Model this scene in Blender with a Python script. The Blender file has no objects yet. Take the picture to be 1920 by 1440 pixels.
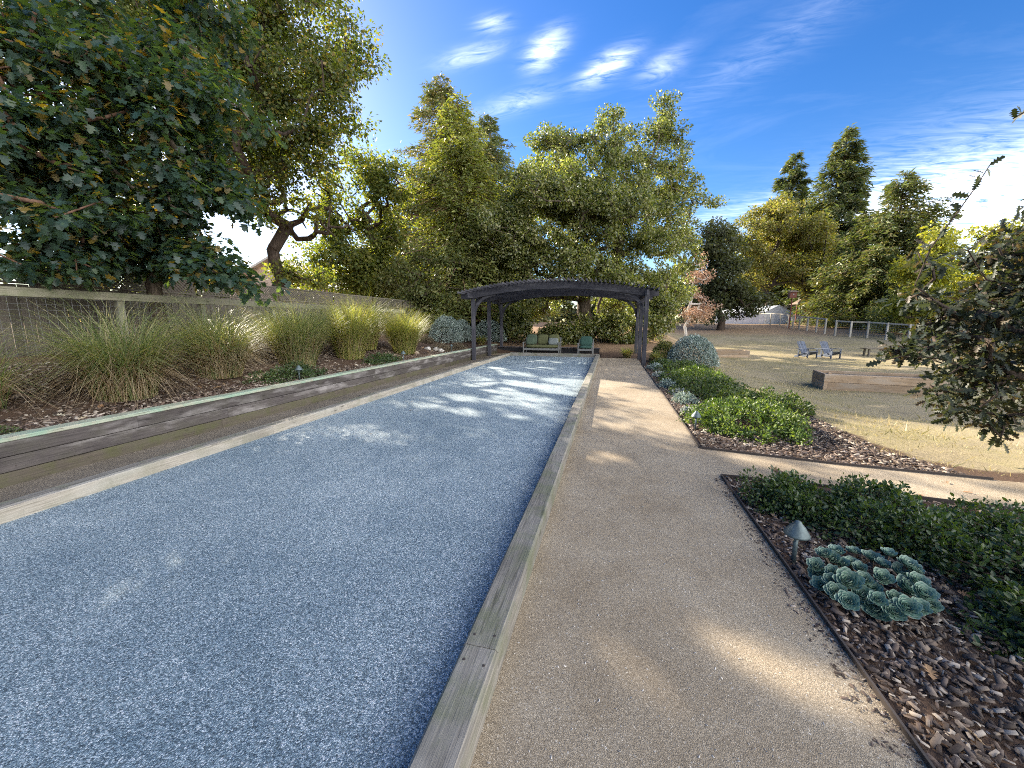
import bpy, math, random
import numpy as np
from math import radians, sin, cos, pi, sqrt, atan2
from mathutils import Vector, Matrix

# ------------------------------------------------------------------ camera, sky, sun, exposure
SC = bpy.context.scene
COL = SC.collection
CAM_H, PITCH, YAW, FPX = 1.5, radians(9.14), radians(14.2157), 721.0
cd = bpy.data.cameras.new('camera')
cd.sensor_width = 36.0
cd.lens = FPX / 1920 * 36.0
cd.clip_start, cd.clip_end = 0.05, 3000
cam = bpy.data.objects.new('camera', cd)
COL.objects.link(cam)
cam.location = (0, 0, CAM_H)
cam.rotation_euler = (pi / 2 - PITCH, 0, YAW)
SC.camera = cam

SUN_EL, SUN_AZ = radians(27.4), radians(-53.8)          # azimuth measured from +Y towards +X
SUN_DIR = Vector((sin(SUN_AZ) * cos(SUN_EL), cos(SUN_AZ) * cos(SUN_EL), sin(SUN_EL)))
sd = bpy.data.lights.new('sun', 'SUN')
sd.energy = 4.6
sd.angle = radians(0.53)
sd.color = (1.0, 0.89, 0.72)
sun = bpy.data.objects.new('sun', sd)
COL.objects.link(sun)
sun.rotation_euler = SUN_DIR.to_track_quat('Z', 'Y').to_euler()
sun.location = (-20, 15, 25)

SC.view_settings.view_transform = 'Standard'
SC.view_settings.look = 'None'
SC.view_settings.exposure = 2.05
SC.view_settings.gamma = 1.0
SC.render.film_transparent = False
SC.cycles.max_bounces = 6
SC.cycles.diffuse_bounces = 3
SC.cycles.glossy_bounces = 2
SC.cycles.transmission_bounces = 4
SC.cycles.transparent_max_bounces = 6
SC.cycles.use_adaptive_sampling = True
SC.cycles.use_denoising = False
SC.cycles.pixel_filter_type = 'BLACKMAN_HARRIS'
SC.cycles.filter_width = 1.05
SC.cycles.caustics_reflective = False
SC.cycles.caustics_refractive = False


class NT:
    """small wrapper for node trees"""
    def __init__(self, tree):
        self.t = tree
        self.n = tree.nodes
        self.l = tree.links

    def add(self, kind, **kw):
        nd = self.n.new(kind)
        for k, v in kw.items():
            if k.startswith('i_'):
                key = k[2:]
                key = int(key) if key.isdigit() else key.replace('_', ' ')
                self.put(nd.inputs[key], v)
            else:
                setattr(nd, k, v)
        return nd

    def put(self, sock, v):
        if isinstance(v, bpy.types.NodeSocket):
            self.l.new(v, sock)
        elif isinstance(v, bpy.types.Node):
            self.l.new(v.outputs[0], sock)
        else:
            if hasattr(sock, 'default_value'):
                try:
                    sock.default_value = v
                except (TypeError, ValueError):
                    sock.default_value = tuple(v) + (1.0,)

    def math(self, op, a, b=0.0, c=None, clamp=False):
        m = self.add('ShaderNodeMath', operation=op, use_clamp=clamp)
        self.put(m.inputs[0], a)
        self.put(m.inputs[1], b)
        if c is not None:
            self.put(m.inputs[2], c)
        return m.outputs[0]

    def vmath(self, op, a, b=(0, 0, 0)):
        m = self.add('ShaderNodeVectorMath', operation=op)
        self.put(m.inputs[0], a)
        if op == 'SCALE':
            self.put(m.inputs['Scale'], b)
        else:
            self.put(m.inputs[1], b)
        return m.outputs['Value'] if op in ('DOT_PRODUCT', 'LENGTH', 'DISTANCE') else m.outputs[0]

    def mix(self, fac, a, b, blend='MIX'):
        m = self.add('ShaderNodeMix', data_type='RGBA', blend_type=blend)
        self.put(m.inputs[0], fac)
        self.put(m.inputs[6], a if not isinstance(a, tuple) else tuple(a) + (1.0,) * (4 - len(a)))
        self.put(m.inputs[7], b if not isinstance(b, tuple) else tuple(b) + (1.0,) * (4 - len(b)))
        return m.outputs[2]

    def ramp(self, fac, stops, interp='LINEAR'):
        r = self.add('ShaderNodeValToRGB')
        r.color_ramp.interpolation = interp
        e = r.color_ramp.elements
        while len(e) < len(stops):
            e.new(0.5)
        for el, (p, c) in zip(e, stops):
            el.position = p
            el.color = tuple(c) + (1.0,) * (4 - len(c)) if not isinstance(c, (int, float)) else (c, c, c, 1)
        self.put(r.inputs[0], fac)
        return r.outputs[0]

    def noise(self, vec, scale, detail=4.0, rough=0.55, dist=0.0):
        n = self.add('ShaderNodeTexNoise')
        self.put(n.inputs['Vector'], vec)
        n.inputs['Scale'].default_value = scale
        n.inputs['Detail'].default_value = detail
        n.inputs['Roughness'].default_value = rough
        n.inputs['Distortion'].default_value = dist
        return n.outputs[0]


def cam_basis():
    fh = Vector((-sin(YAW), cos(YAW), 0))
    r = Vector((cos(YAW), sin(YAW), 0))
    u = Vector((0, 0, 1))
    return fh * cos(PITCH) - u * sin(PITCH), r, u * cos(PITCH) + fh * sin(PITCH)


CF, CR, CU = cam_basis()


def ray(px, py):
    return CF + CR * ((px - 960) / FPX) + CU * ((720 - py) / FPX)


def at(px, py, d):
    """point that stands d metres into the place along the sight line through a photo pixel"""
    return Vector((0, 0, CAM_H)) + ray(px, py) * d


# sky: physical daylight sky with thin cirrus, all laid out by direction
world = bpy.data.worlds.new('World')
SC.world = world
world.use_nodes = True
w = NT(world.node_tree)
w.n.clear()
sky = w.add('ShaderNodeTexSky', sky_type='NISHITA')
sky.sun_disc = False
sky.sun_elevation = SUN_EL
sky.sun_rotation = SUN_AZ
sky.altitude = 50
sky.air_density = 1.0
sky.dust_density = 0.35
sky.ozone_density = 2.5
SKY_STRENGTH = 0.10
tc = w.add('ShaderNodeTexCoord')
dirv = w.vmath('NORMALIZE', tc.outputs['Generated'])
hs = w.add('ShaderNodeHueSaturation', i_Hue=0.512, i_Saturation=1.36, i_Value=0.56)
w.put(hs.inputs['Color'], sky.outputs[0])
skycol = hs.outputs[0]


def wisp(px, py, a, b, tilt, amp):
    c = ray(px, py).normalized()
    t = c.cross(Vector((0, 0, 1))).normalized()
    bb = t.cross(c).normalized()
    tt = t * cos(tilt) + bb * sin(tilt)
    b2 = -t * sin(tilt) + bb * cos(tilt)
    u = w.math('DIVIDE', w.vmath('DOT_PRODUCT', dirv, tuple(tt)), a)
    v = w.math('DIVIDE', w.vmath('DOT_PRODUCT', dirv, tuple(b2)), b)
    q = w.math('ADD', w.math('MULTIPLY', u, u), w.math('MULTIPLY', v, v))
    g = w.math('POWER', 2.718, w.math('MULTIPLY', q, -1.0))
    front = w.math('GREATER_THAN', w.vmath('DOT_PRODUCT', dirv, tuple(c)), 0.2)
    return w.math('MULTIPLY', w.math('MULTIPLY', g, amp), front)


sep = w.add('ShaderNodeSeparateXYZ')
w.put(sep.inputs[0], dirv)
zz = w.math('ADD', w.math('MAXIMUM', sep.outputs[2], 0.0), 0.12)
cmb = w.add('ShaderNodeCombineXYZ')
w.put(cmb.inputs[0], w.math('DIVIDE', sep.outputs[0], zz))
w.put(cmb.inputs[1], w.math('DIVIDE', sep.outputs[1], zz))
mp = w.add('ShaderNodeMapping')
mp.inputs['Rotation'].default_value = (0, 0, radians(28))
mp.inputs['Scale'].default_value = (0.55, 1.9, 1.0)
w.put(mp.inputs['Vector'], cmb.outputs[0])
cir = w.noise(mp.outputs[0], 1.1, 7, 0.62, 0.9)
fine = w.noise(mp.outputs[0], 3.4, 8, 0.68, 1.6)
fine2 = w.noise(mp.outputs[0], 8.5, 8, 0.62, 2.2)
cirrus = w.math('MULTIPLY', w.ramp(cir, [(0.55, 0.0), (0.9, 1.0)]), 0.035)
# cloud bank: white at the right edge, unseen rest added to fill the shade
hz = w.vmath('NORMALIZE', w.vmath('MULTIPLY', dirv, (1, 1, 0)))
bank_dir = (sin(radians(112)), cos(radians(112)), 0)
side = w.ramp(w.vmath('DOT_PRODUCT', hz, bank_dir), [(0.22, 0.0), (0.66, 1.0)])
elev = w.ramp(sep.outputs[2], [(0.0, 0.75), (0.15, 0.9), (0.45, 0.9), (0.80, 0.55), (0.97, 0.25)])
cover = w.math('MULTIPLY', side, elev)
bank = w.math('SUBTRACT', w.math('ADD', w.math('MULTIPLY', cover, 1.25), w.math('MULTIPLY', cir, 1.1)), 0.92)
bank = w.math('MAXIMUM', w.math('MINIMUM', w.math('MULTIPLY', bank, 1.7), 1.0), 0.0)
tot = w.math('ADD', cirrus, bank)
for args in ((1022, 95, 0.036, 0.020, 0.50, 1.9), (1138, 125, 0.045, 0.017, 0.35, 1.7), (885, 103, 0.055, 0.013, 0.25, 0.8),
             (925, 45, 0.03, 0.012, 0.1, 0.7), (1440, 90, 0.20, 0.035, 0.35, 0.16), (1240, 125, 0.04, 0.018, 0.3, 0.6),
             (1840, 410, 0.26, 0.10, 0.10, 1.8), (1400, 395, 0.16, 0.022, 0.08, 0.5), (1790, 345, 0.16, 0.03, 0.12, 0.6),
             (960, 195, 0.09, 0.016, 0.25, 0.55), (1640, 420, 0.20, 0.045, 0.05, 1.6)):
    g = wisp(*args)
    f = w.math('MULTIPLY', g, w.ramp(w.math('ADD', w.math('MULTIPLY', fine2, 0.75), w.math('MULTIPLY', fine, 0.35)), [(0.40, 0.0), (0.52, 0.35), (0.74, 1.0)]))
    tot = w.math('ADD', tot, w.math('MULTIPLY', f, 0.30))
tot = w.math('MINIMUM', tot, 1.0)
col = w.mix(tot, skycol, (12.6, 12.6, 12.6, 1))
bg = w.add('ShaderNodeBackground')
w.put(bg.inputs['Color'], col)
bg.inputs['Strength'].default_value = SKY_STRENGTH
wo = w.add('ShaderNodeOutputWorld')
w.put(wo.inputs['Surface'], bg.outputs[0])


# ------------------------------------------------------------------ object helpers
def link(o, parent=None):
    COL.objects.link(o)
    if parent is not None:
        o.parent = parent
    return o


def tag(o, label=None, cat=None, group=None, kind=None):
    if label:
        o['label'] = label
    if cat:
        o['category'] = cat
    if group:
        o['group'] = group
    if kind:
        o['kind'] = kind
    return o


def thing(name, loc, label, cat, group=None, rz=0.0):
    o = bpy.data.objects.new(name, None)
    o.empty_display_size = 0.2
    COL.objects.link(o)
    o.location = loc
    o.rotation_euler = (0, 0, rz)
    return tag(o, label, cat, group)


def np_mesh(name, V, loops, totals, mat=None, smooth=False, attr=None):
    me = bpy.data.meshes.new(name)
    V = np.ascontiguousarray(V, dtype=np.float32)
    loops = np.ascontiguousarray(loops, dtype=np.int32)
    totals = np.ascontiguousarray(totals, dtype=np.int32)
    me.vertices.add(len(V))
    me.vertices.foreach_set('co', V.ravel())
    me.loops.add(len(loops))
    me.loops.foreach_set('vertex_index', loops)
    me.polygons.add(len(totals))
    starts = np.zeros(len(totals), dtype=np.int32)
    starts[1:] = np.cumsum(totals)[:-1]
    me.polygons.foreach_set('loop_start', starts)
    me.polygons.foreach_set('loop_total', totals)
    if smooth:
        me.polygons.foreach_set('use_smooth', np.ones(len(totals), dtype=bool))
    me.update(calc_edges=True)
    if attr is not None:
        for k, a in attr.items():
            at_ = me.attributes.new(k, 'FLOAT', 'POINT')
            at_.data.foreach_set('value', np.ascontiguousarray(a, dtype=np.float32))
    if mat is not None:
        me.materials.append(mat)
    return me


def obj(name, me, parent=None, loc=None, world=True):
    """object with mesh in world coordinates; shifted to the parent's frame when the parent is an unrotated Empty"""
    o = bpy.data.objects.new(name, me)
    link(o, parent)
    if parent is not None and world:
        p = Vector((0, 0, 0))
        q = parent
        while q is not None:
            p += q.location
            q = q.parent
        o.location = -p
    if loc is not None:
        o.location = Vector(loc) + (o.location if parent is not None and world else Vector((0, 0, 0)))
    return o


class MB:
    """collects faces of one small part"""
    def __init__(self):
        self.v, self.f = [], []

    def add(self, vs, fs):
        b = len(self.v)
        self.v += [tuple(x) for x in vs]
        self.f += [tuple(i + b for i in f) for f in fs]
        return self

    def box(self, x0, x1, y0, y1, z0, z1):
        return self.add([(x0, y0, z0), (x1, y0, z0), (x1, y1, z0), (x0, y1, z0), (x0, y0, z1), (x1, y0, z1), (x1, y1, z1), (x0, y1, z1)],
                        [(3, 2, 1, 0), (4, 5, 6, 7), (0, 1, 5, 4), (1, 2, 6, 5), (2, 3, 7, 6), (3, 0, 4, 7)])

    def tube(self, p0, p1, r0, r1=None, n=8, caps=True):
        r1 = r0 if r1 is None else r1
        p0, p1 = Vector(p0), Vector(p1)
        d = (p1 - p0).normalized()
        a = d.orthogonal().normalized()
        b = d.cross(a)
        vs = [p0 + (a * cos(2 * pi * i / n) + b * sin(2 * pi * i / n)) * r0 for i in range(n)]
        vs += [p1 + (a * cos(2 * pi * i / n) + b * sin(2 * pi * i / n)) * r1 for i in range(n)]
        fs = [(i, (i + 1) % n, n + (i + 1) % n, n + i) for i in range(n)]
        if caps:
            fs += [tuple(range(n - 1, -1, -1)), tuple(range(n, 2 * n))]
        return self.add(vs, fs)

    def mesh(self, name, mat, smooth=False):
        me = bpy.data.meshes.new(name)
        me.from_pydata(self.v, [], self.f)
        if smooth:
            me.polygons.foreach_set('use_smooth', [True] * len(me.polygons))
        me.materials.append(mat)
        return me


_cache = {}


def plank_mesh(L, W, T, mat, ch=0.006):
    """chamfered board: length on x, width on y, thickness on z, centred"""
    key = (round(L, 3), round(W, 3), round(T, 3), mat.name, ch)
    if key in _cache:
        return _cache[key]
    ch = min(ch, W * .3, T * .3)
    prof = [(-W / 2 + ch, -T / 2), (W / 2 - ch, -T / 2), (W / 2, -T / 2 + ch), (W / 2, T / 2 - ch), (W / 2 - ch, T / 2), (-W / 2 + ch, T / 2), (-W / 2, T / 2 - ch), (-W / 2, -T / 2 + ch)]
    vs = [(-L / 2, y, z) for y, z in prof] + [(L / 2, y, z) for y, z in prof]
    fs = [(i, (i + 1) % 8, 8 + (i + 1) % 8, 8 + i) for i in range(8)] + [tuple(range(7, -1, -1)), tuple(range(8, 16))]
    me = bpy.data.meshes.new('plank')
    me.from_pydata(vs, [], fs)
    me.materials.append(mat)
    _cache[key] = me
    return me


def screw(x, y, z, nrm, parent, r=.007):
    """dark screw head sunk in a board"""
    p = Vector((x, y, z))
    n = Vector(nrm)
    q = Vector((0, 0, 0))
    t = parent
    while t is not None:
        q += t.location
        t = t.parent
    o = bpy.data.objects.new('screw', _cache.setdefault('screw', MB().tube((0, 0, -.01), (0, 0, .0015), .007, .006, 8).mesh('screw', M_STEEL)))
    link(o, parent)
    o.location = p - q
    o.rotation_euler = n.to_track_quat('Z', 'Y').to_euler()


def plank(name, p0, p1, W, T, mat, parent, up=(0, 0, 1), ch=0.006):
    """board between two points; W is measured across, T along 'up'"""
    p0, p1 = Vector(p0), Vector(p1)
    x = (p1 - p0)
    L = x.length
    x.normalize()
    z = Vector(up)
    z = (z - x * z.dot(x)).normalized()
    y = z.cross(x)
    m = Matrix((x, y, z)).transposed().to_4x4()
    m.translation = (p0 + p1) / 2
    o = bpy.data.objects.new(name, plank_mesh(L, W, T, mat, ch))
    link(o, parent)
    base = Vector((0, 0, 0))
    q = parent
    while q is not None:
        base += q.location
        q = q.parent
    m.translation = m.translation - base
    o.matrix_local = m
    return o


RNG = np.random.default_rng(7)
random.seed(7)


# ------------------------------------------------------------------ materials
def new_mat(name):
    m = bpy.data.materials.new(name)
    m.use_nodes = True
    t = NT(m.node_tree)
    t.n.clear()
    out = t.add('ShaderNodeOutputMaterial')
    return m, t, out


def principled(t, out, color, rough=0.8, spec=0.3, normal=None, metallic=0.0):
    p = t.add('ShaderNodeBsdfPrincipled')
    t.put(p.inputs['Base Color'], color if not isinstance(color, tuple) else tuple(color[:3]) + (1.0,))
    t.put(p.inputs['Roughness'], rough)
    t.put(p.inputs['Specular IOR Level'], spec)
    p.inputs['Metallic'].default_value = metallic
    if normal is not None:
        t.put(p.inputs['Normal'], normal)
    if out is not None:
        t.put(out.inputs['Surface'], p.outputs[0])
    return p


def bump(t, h, strength=0.5, dist=0.01):
    b = t.add('ShaderNodeBump')
    b.inputs['Strength'].default_value = strength
    b.inputs['Distance'].default_value = dist
    t.put(b.inputs['Height'], h)
    return b.outputs[0]


def wood_mat(name, c0, c1, c2, moss=None, rough=0.85, grain=1.0):
    """weathered board: grain along local x, each board offset by its own random number"""
    m, t, out = new_mat(name)
    tc = t.add('ShaderNodeTexCoord')
    oi = t.add('ShaderNodeObjectInfo')
    off = t.add('ShaderNodeCombineXYZ')
    t.put(off.inputs[0], t.math('MULTIPLY', oi.outputs['Random'], 37.0))
    t.put(off.inputs[1], t.math('MULTIPLY', oi.outputs['Random'], 91.0))
    v = t.vmath('ADD', tc.outputs['Object'], off.outputs[0])
    ma = t.add('ShaderNodeMapping')
    ma.inputs['Scale'].default_value = (3.2 * grain, 85 * grain, 85 * grain)
    t.put(ma.inputs['Vector'], v)
    g = t.noise(ma.outputs[0], 1.0, 5, 0.6, 0.6)
    ma2 = t.add('ShaderNodeMapping')
    ma2.inputs['Scale'].default_value = (1.3, 6, 6)
    t.put(ma2.inputs['Vector'], v)
    big = t.noise(ma2.outputs[0], 1.0, 4, 0.6)
    c = t.mix(t.ramp(g, [(0.3, 0.0), (0.7, 1.0)]), c0, c1)
    c = t.mix(t.ramp(big, [(0.48, 0.0), (0.66, 1.0)]), c, c2)
    kn = t.add('ShaderNodeTexVoronoi')
    kn.inputs['Scale'].default_value = 1.0
    ma3 = t.add('ShaderNodeMapping')
    ma3.inputs['Scale'].default_value = (2.6, 8.5, 8.5)
    t.put(ma3.inputs['Vector'], v)
    t.put(kn.inputs['Vector'], ma3.outputs[0])
    knot = t.ramp(kn.outputs['Distance'], [(0.06, 1.0), (0.15, 0.0)])
    c = t.mix(t.math('MULTIPLY', knot, 0.8), c, tuple(x * 0.3 for x in c0[:3]))
    ma4 = t.add('ShaderNodeMapping')
    ma4.inputs['Scale'].default_value = (0.9, 26, 26)
    t.put(ma4.inputs['Vector'], v)
    ck = t.noise(ma4.outputs[0], 1.0, 3, 0.5, 0.3)
    c = t.mix(t.math('MULTIPLY', t.ramp(ck, [(0.635, 0.0), (0.655, 1.0), (0.675, 0.0)]), 0.75), c, tuple(x * 0.25 for x in c0[:3]))
    st = t.noise(v, 1.7, 5, 0.65)
    c = t.mix(t.math('MULTIPLY', t.ramp(st, [(0.52, 0.0), (0.70, 1.0)]), 0.55), c, tuple(x * 0.7 for x in c0[:3]))
    br = t.add('ShaderNodeHueSaturation')
    t.put(br.inputs['Value'], t.math('ADD', t.math('MULTIPLY', oi.outputs['Random'], 0.45), 0.78))
    t.put(br.inputs['Color'], c)
    c = br.outputs[0]
    if moss:
        mn = t.noise(v, 5.0, 5, 0.65)
        geo = t.add('ShaderNodeNewGeometry')
        sp = t.add('ShaderNodeSeparateXYZ')
        t.put(sp.inputs[0], geo.outputs['Normal'])
        c = t.mix(t.math('MULTIPLY', t.ramp(mn, [(0.46, 0.0), (0.66, 1.0)]), moss[3]), c, tuple(moss[:3]))
    principled(t, out, c, rough, 0.25, bump(t, g, 0.7, 0.006))
    return m


def plain_mat(name, c, rough=0.6, spec=0.4, var=0.12, scale=6.0, metallic=0.0):
    m, t, out = new_mat(name)
    tc = t.add('ShaderNodeTexCoord')
    n = t.noise(tc.outputs['Object'], scale, 5, 0.6)
    cc = t.mix(n, tuple(x * (1 - var * 2) for x in c), tuple(min(1, x * (1 + var * 2)) for x in c))
    principled(t, out, cc, rough, spec, bump(t, n, 0.15, 0.01), metallic)
    return m


def leaf_mat(name, cols, tcol, trans=0.4, rough=0.5, spec=0.35, patch=0.25):
    """leaf: glossy top, light shining through; each leaf and each part of the crown its own shade"""
    m, t, out = new_mat(name)
    geo = t.add('ShaderNodeNewGeometry')
    k = len(cols)
    c = t.ramp(geo.outputs['Random Per Island'], [((i + 0.0) / k, cc) for i, cc in enumerate(cols)], 'CONSTANT' if k > 3 else 'LINEAR')
    n = t.noise(geo.outputs['Position'], patch, 3, 0.6)
    h = t.add('ShaderNodeHueSaturation')
    t.put(h.inputs['Hue'], t.math('ADD', t.math('MULTIPLY', n, -0.05), 0.525))
    t.put(h.inputs['Value'], t.math('ADD', t.math('MULTIPLY', n, 0.7), 0.65))
    t.put(h.inputs['Color'], c)
    p = principled(t, None, h.outputs[0], rough, spec)
    tr = t.add('ShaderNodeBsdfTranslucent')
    t.put(tr.inputs['Color'], t.mix(1.0, h.outputs[0], tuple(tcol), 'MULTIPLY'))
    mx = t.add('ShaderNodeMixShader')
    mx.inputs[0].default_value = trans
    t.put(mx.inputs[1], p.outputs[0])
    t.put(mx.inputs[2], tr.outputs[0])
    t.put(out.inputs['Surface'], mx.outputs[0])
    return m


def bark_mat(name, c0, c1):
    m, t, out = new_mat(name)
    tc = t.add('ShaderNodeTexCoord')
    ma = t.add('ShaderNodeMapping')
    ma.inputs['Scale'].default_value = (16, 16, 3.5)
    t.put(ma.inputs['Vector'], tc.outputs['Object'])
    n = t.noise(ma.outputs[0], 1.0, 6, 0.65, 0.5)
    principled(t, out, t.mix(t.ramp(n, [(0.35, 0.0), (0.68, 1.0)]), c0, c1), 0.9, 0.15, bump(t, n, 0.9, 0.03))
    return m


def gravel_mat(name, scale, stops, mott, mscale=0.9, bs=0.8, rough=0.75, spec=0.35, fleck=None):
    """loose crushed stone: each voronoi cell a grain of its own tone, tilt and height"""
    m, t, out = new_mat(name)
    geo = t.add('ShaderNodeNewGeometry')
    pos = geo.outputs['Position']
    wob = t.add('ShaderNodeTexNoise')
    wob.inputs['Scale'].default_value = scale * 0.6
    t.put(wob.inputs['Vector'], pos)
    pv = t.vmath('ADD', pos, t.vmath('SCALE', t.vmath('SUBTRACT', wob.outputs['Color'], (0.5, 0.5, 0.5)), 0.9 / scale))
    vo = t.add('ShaderNodeTexVoronoi')
    vo.inputs['Scale'].default_value = scale
    t.put(vo.inputs['Vector'], pv)
    v2 = t.add('ShaderNodeTexVoronoi')
    v2.inputs['Scale'].default_value = scale * 0.7
    t.put(v2.inputs['Vector'], pv)
    sx = t.add('ShaderNodeSeparateColor')
    t.put(sx.inputs[0], vo.outputs['Color'])
    c = t.ramp(sx.outputs[0], stops)
    s2 = t.add('ShaderNodeSeparateColor')
    t.put(s2.inputs[0], v2.outputs['Color'])
    if fleck:
        c = t.mix(t.ramp(s2.outputs[1], [(fleck[0], 0.0), (fleck[0] + 0.02, 1.0)]), c, fleck[1])
    mo = t.noise(pos, mscale, 5, 0.6)
    c = t.mix(t.ramp(mo, [(0.36, 0.0), (0.66, 1.0)]), c, mott, 'MULTIPLY')
    mo2 = t.noise(pos, mscale * 4.5, 6, 0.65, 0.8)
    c = t.mix(t.ramp(mo2, [(0.35, 0.55), (0.62, 0.0)]), c, tuple(min(1.0, x * 1.06) for x in mott), 'MULTIPLY')
    dk = t.ramp(vo.outputs['Distance'], [(0.25, 1.0), (0.75, 0.55)])
    h = t.math('ADD', t.math('MULTIPLY', sx.outputs[1], 0.6), t.math('SUBTRACT', 1.0, vo.outputs['Distance']))
    c = t.mix(1.0, c, dk, 'MULTIPLY')
    principled(t, out, c, rough, spec, bump(t, h, bs, 1.0 / scale))
    return m


def ground_mat():
    """bed soil under the mulch, dry lawn on the right, bare brown earth behind"""
    m, t, out = new_mat('earth_and_lawn')
    geo = t.add('ShaderNodeNewGeometry')
    pos = geo.outputs['Position']
    a = t.noise(pos, 0.35, 5, 0.6)
    b = t.noise(pos, 2.2, 6, 0.65)
    f = t.noise(pos, 38.0, 4, 0.7)
    straw = t.mix(b, (0.23, 0.19, 0.115), (0.38, 0.32, 0.21))
    grn = t.mix(b, (0.17, 0.155, 0.08), (0.27, 0.235, 0.125))
    lawn = t.mix(t.ramp(t.math('ADD', t.math('MULTIPLY', a, 0.6), t.math('MULTIPLY', b, 0.4)), [(0.44, 0.0), (0.58, 1.0)]), straw, grn)
    pz = t.noise(pos, 0.9, 5, 0.7, 0.6)
    lawn = t.mix(t.ramp(pz, [(0.50, 0.0), (0.64, 0.8)]), lawn, t.mix(b, (0.15, 0.125, 0.085), (0.25, 0.215, 0.15)))
    lawn = t.mix(t.ramp(f, [(0.3, 0.6), (0.65, 1.0)]), (0.16, 0.125, 0.08), lawn)
    soil = t.mix(f, (0.035, 0.024, 0.018), (0.13, 0.085, 0.06))
    at_ = t.add('ShaderNodeAttribute', attribute_name='lawn')
    c = t.mix(t.ramp(t.math('ADD', at_.outputs['Fac'], t.math('MULTIPLY', t.math('SUBTRACT', b, 0.5), 0.7)), [(0.42, 0.0), (0.6, 1.0)]), soil, lawn)
    a2 = t.add('ShaderNodeAttribute', attribute_name='earth')
    c = t.mix(a2.outputs['Fac'], c, t.mix(b, (0.19, 0.12, 0.075), (0.33, 0.225, 0.14)))
    principled(t, out, c, 0.95, 0.1, bump(t, f, 0.8, 0.02))
    return m


M_GRAVEL = gravel_mat('blue_grey_gravel', 172.0, [(0.0, (0.12, 0.16, 0.185)), (0.38, (0.29, 0.38, 0.43)), (0.72, (0.43, 0.535, 0.585)), (0.90, (0.78, 0.84, 0.86))],
                      (0.62, 0.68, 0.73), 0.5, 0.85, fleck=(0.955, (0.90, 0.92, 0.92)))
M_PATH = gravel_mat('tan_decomposed_granite', 270.0, [(0.0, (0.29, 0.235, 0.165)), (0.5, (0.43, 0.355, 0.255)), (0.9, (0.53, 0.445, 0.33)), (1.0, (0.66, 0.58, 0.46))],
                    (0.76, 0.72, 0.67), 0.9, 0.6, fleck=(0.985, (0.80, 0.74, 0.64)))
M_GUTTER = gravel_mat('gutter_dirt', 160.0, [(0.0, (0.16, 0.13, 0.10)), (0.6, (0.25, 0.21, 0.165)), (1.0, (0.36, 0.31, 0.25))], (0.7, 0.7, 0.68), 1.0, 0.6)
M_GROUND = ground_mat()
M_KERB = wood_mat('weathered_kerb_wood', (0.11, 0.10, 0.085), (0.30, 0.275, 0.24), (0.22, 0.21, 0.185), moss=(0.12, 0.135, 0.07, 0.6))
M_KERBP = wood_mat('pale_kerb_wood', (0.21, 0.185, 0.15), (0.42, 0.38, 0.32), (0.34, 0.32, 0.275), moss=(0.17, 0.17, 0.11, 0.4))
M_CAP = wood_mat('green_tinged_cap_wood', (0.22, 0.22, 0.16), (0.40, 0.40, 0.32), (0.29, 0.36, 0.28), moss=(0.22, 0.33, 0.245, 0.8))
M_WALL = wood_mat('stained_wall_wood', (0.05, 0.043, 0.042), (0.115, 0.10, 0.095), (0.27, 0.25, 0.24), moss=(0.07, 0.065, 0.05, 0.5))
M_WALL2 = wood_mat('mossy_wall_wood', (0.06, 0.05, 0.04), (0.11, 0.092, 0.07), (0.085, 0.08, 0.05), moss=(0.08, 0.082, 0.035, 0.7))
M_PERG = wood_mat('dark_pergola_wood', (0.030, 0.030, 0.038), (0.066, 0.065, 0.078), (0.095, 0.092, 0.102))
M_FENCE = wood_mat('old_grey_fence_wood', (0.065, 0.055, 0.045), (0.16, 0.14, 0.12), (0.11, 0.095, 0.08), moss=(0.13, 0.13, 0.07, 0.4))
M_RAIL = wood_mat('pale_rail_wood', (0.14, 0.13, 0.095), (0.24, 0.225, 0.17), (0.18, 0.18, 0.125), moss=(0.13, 0.145, 0.075, 0.6))
M_TIMBER = wood_mat('tan_timber', (0.26, 0.18, 0.11), (0.42, 0.31, 0.21), (0.36, 0.29, 0.22))
M_PALEPOST = wood_mat('pale_post_wood', (0.28, 0.26, 0.22), (0.42, 0.39, 0.34), (0.36, 0.34, 0.29))
M_BLACKWALL = wood_mat('black_stained_wood', (0.012, 0.012, 0.014), (0.03, 0.03, 0.034), (0.022, 0.022, 0.024))
M_BLUECHAIR = wood_mat('slate_blue_paint', (0.075, 0.09, 0.125), (0.12, 0.14, 0.185), (0.10, 0.12, 0.16))
M_WHITE = plain_mat('white_paint', (0.74, 0.74, 0.72), 0.5)
M_CANVAS = plain_mat('pale_canvas', (0.62, 0.64, 0.66), 0.8, 0.1)
M_GREYWALL = plain_mat('grey_house_wall', (0.36, 0.37, 0.38), 0.8, 0.1)  # mid grey for the wall of the long far house
M_REDWOOD = plain_mat('red_stain', (0.17, 0.055, 0.035), 0.7)
M_YELLOW = plain_mat('yellow_plastic', (0.70, 0.42, 0.03), 0.4)
M_STUCCO = plain_mat('beige_stucco', (0.55, 0.43, 0.35), 0.9, 0.1)
M_ROOF = plain_mat('pale_roof', (0.58, 0.55, 0.50), 0.8, 0.1)
M_DARKROOF = plain_mat('brown_roof', (0.20, 0.15, 0.12), 0.85, 0.1)
M_HOLE = plain_mat('dark_hole', (0.03, 0.035, 0.04), 0.1, 0.6)
M_METAL = plain_mat('verdigris_metal', (0.085, 0.115, 0.12), 0.5, 0.5, 0.3, 40.0, 0.4)
M_STEEL = plain_mat('rusty_edging', (0.045, 0.035, 0.03), 0.7)
M_WIRE = plain_mat('grey_wire', (0.20, 0.21, 0.22), 0.5, 0.5)
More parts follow.
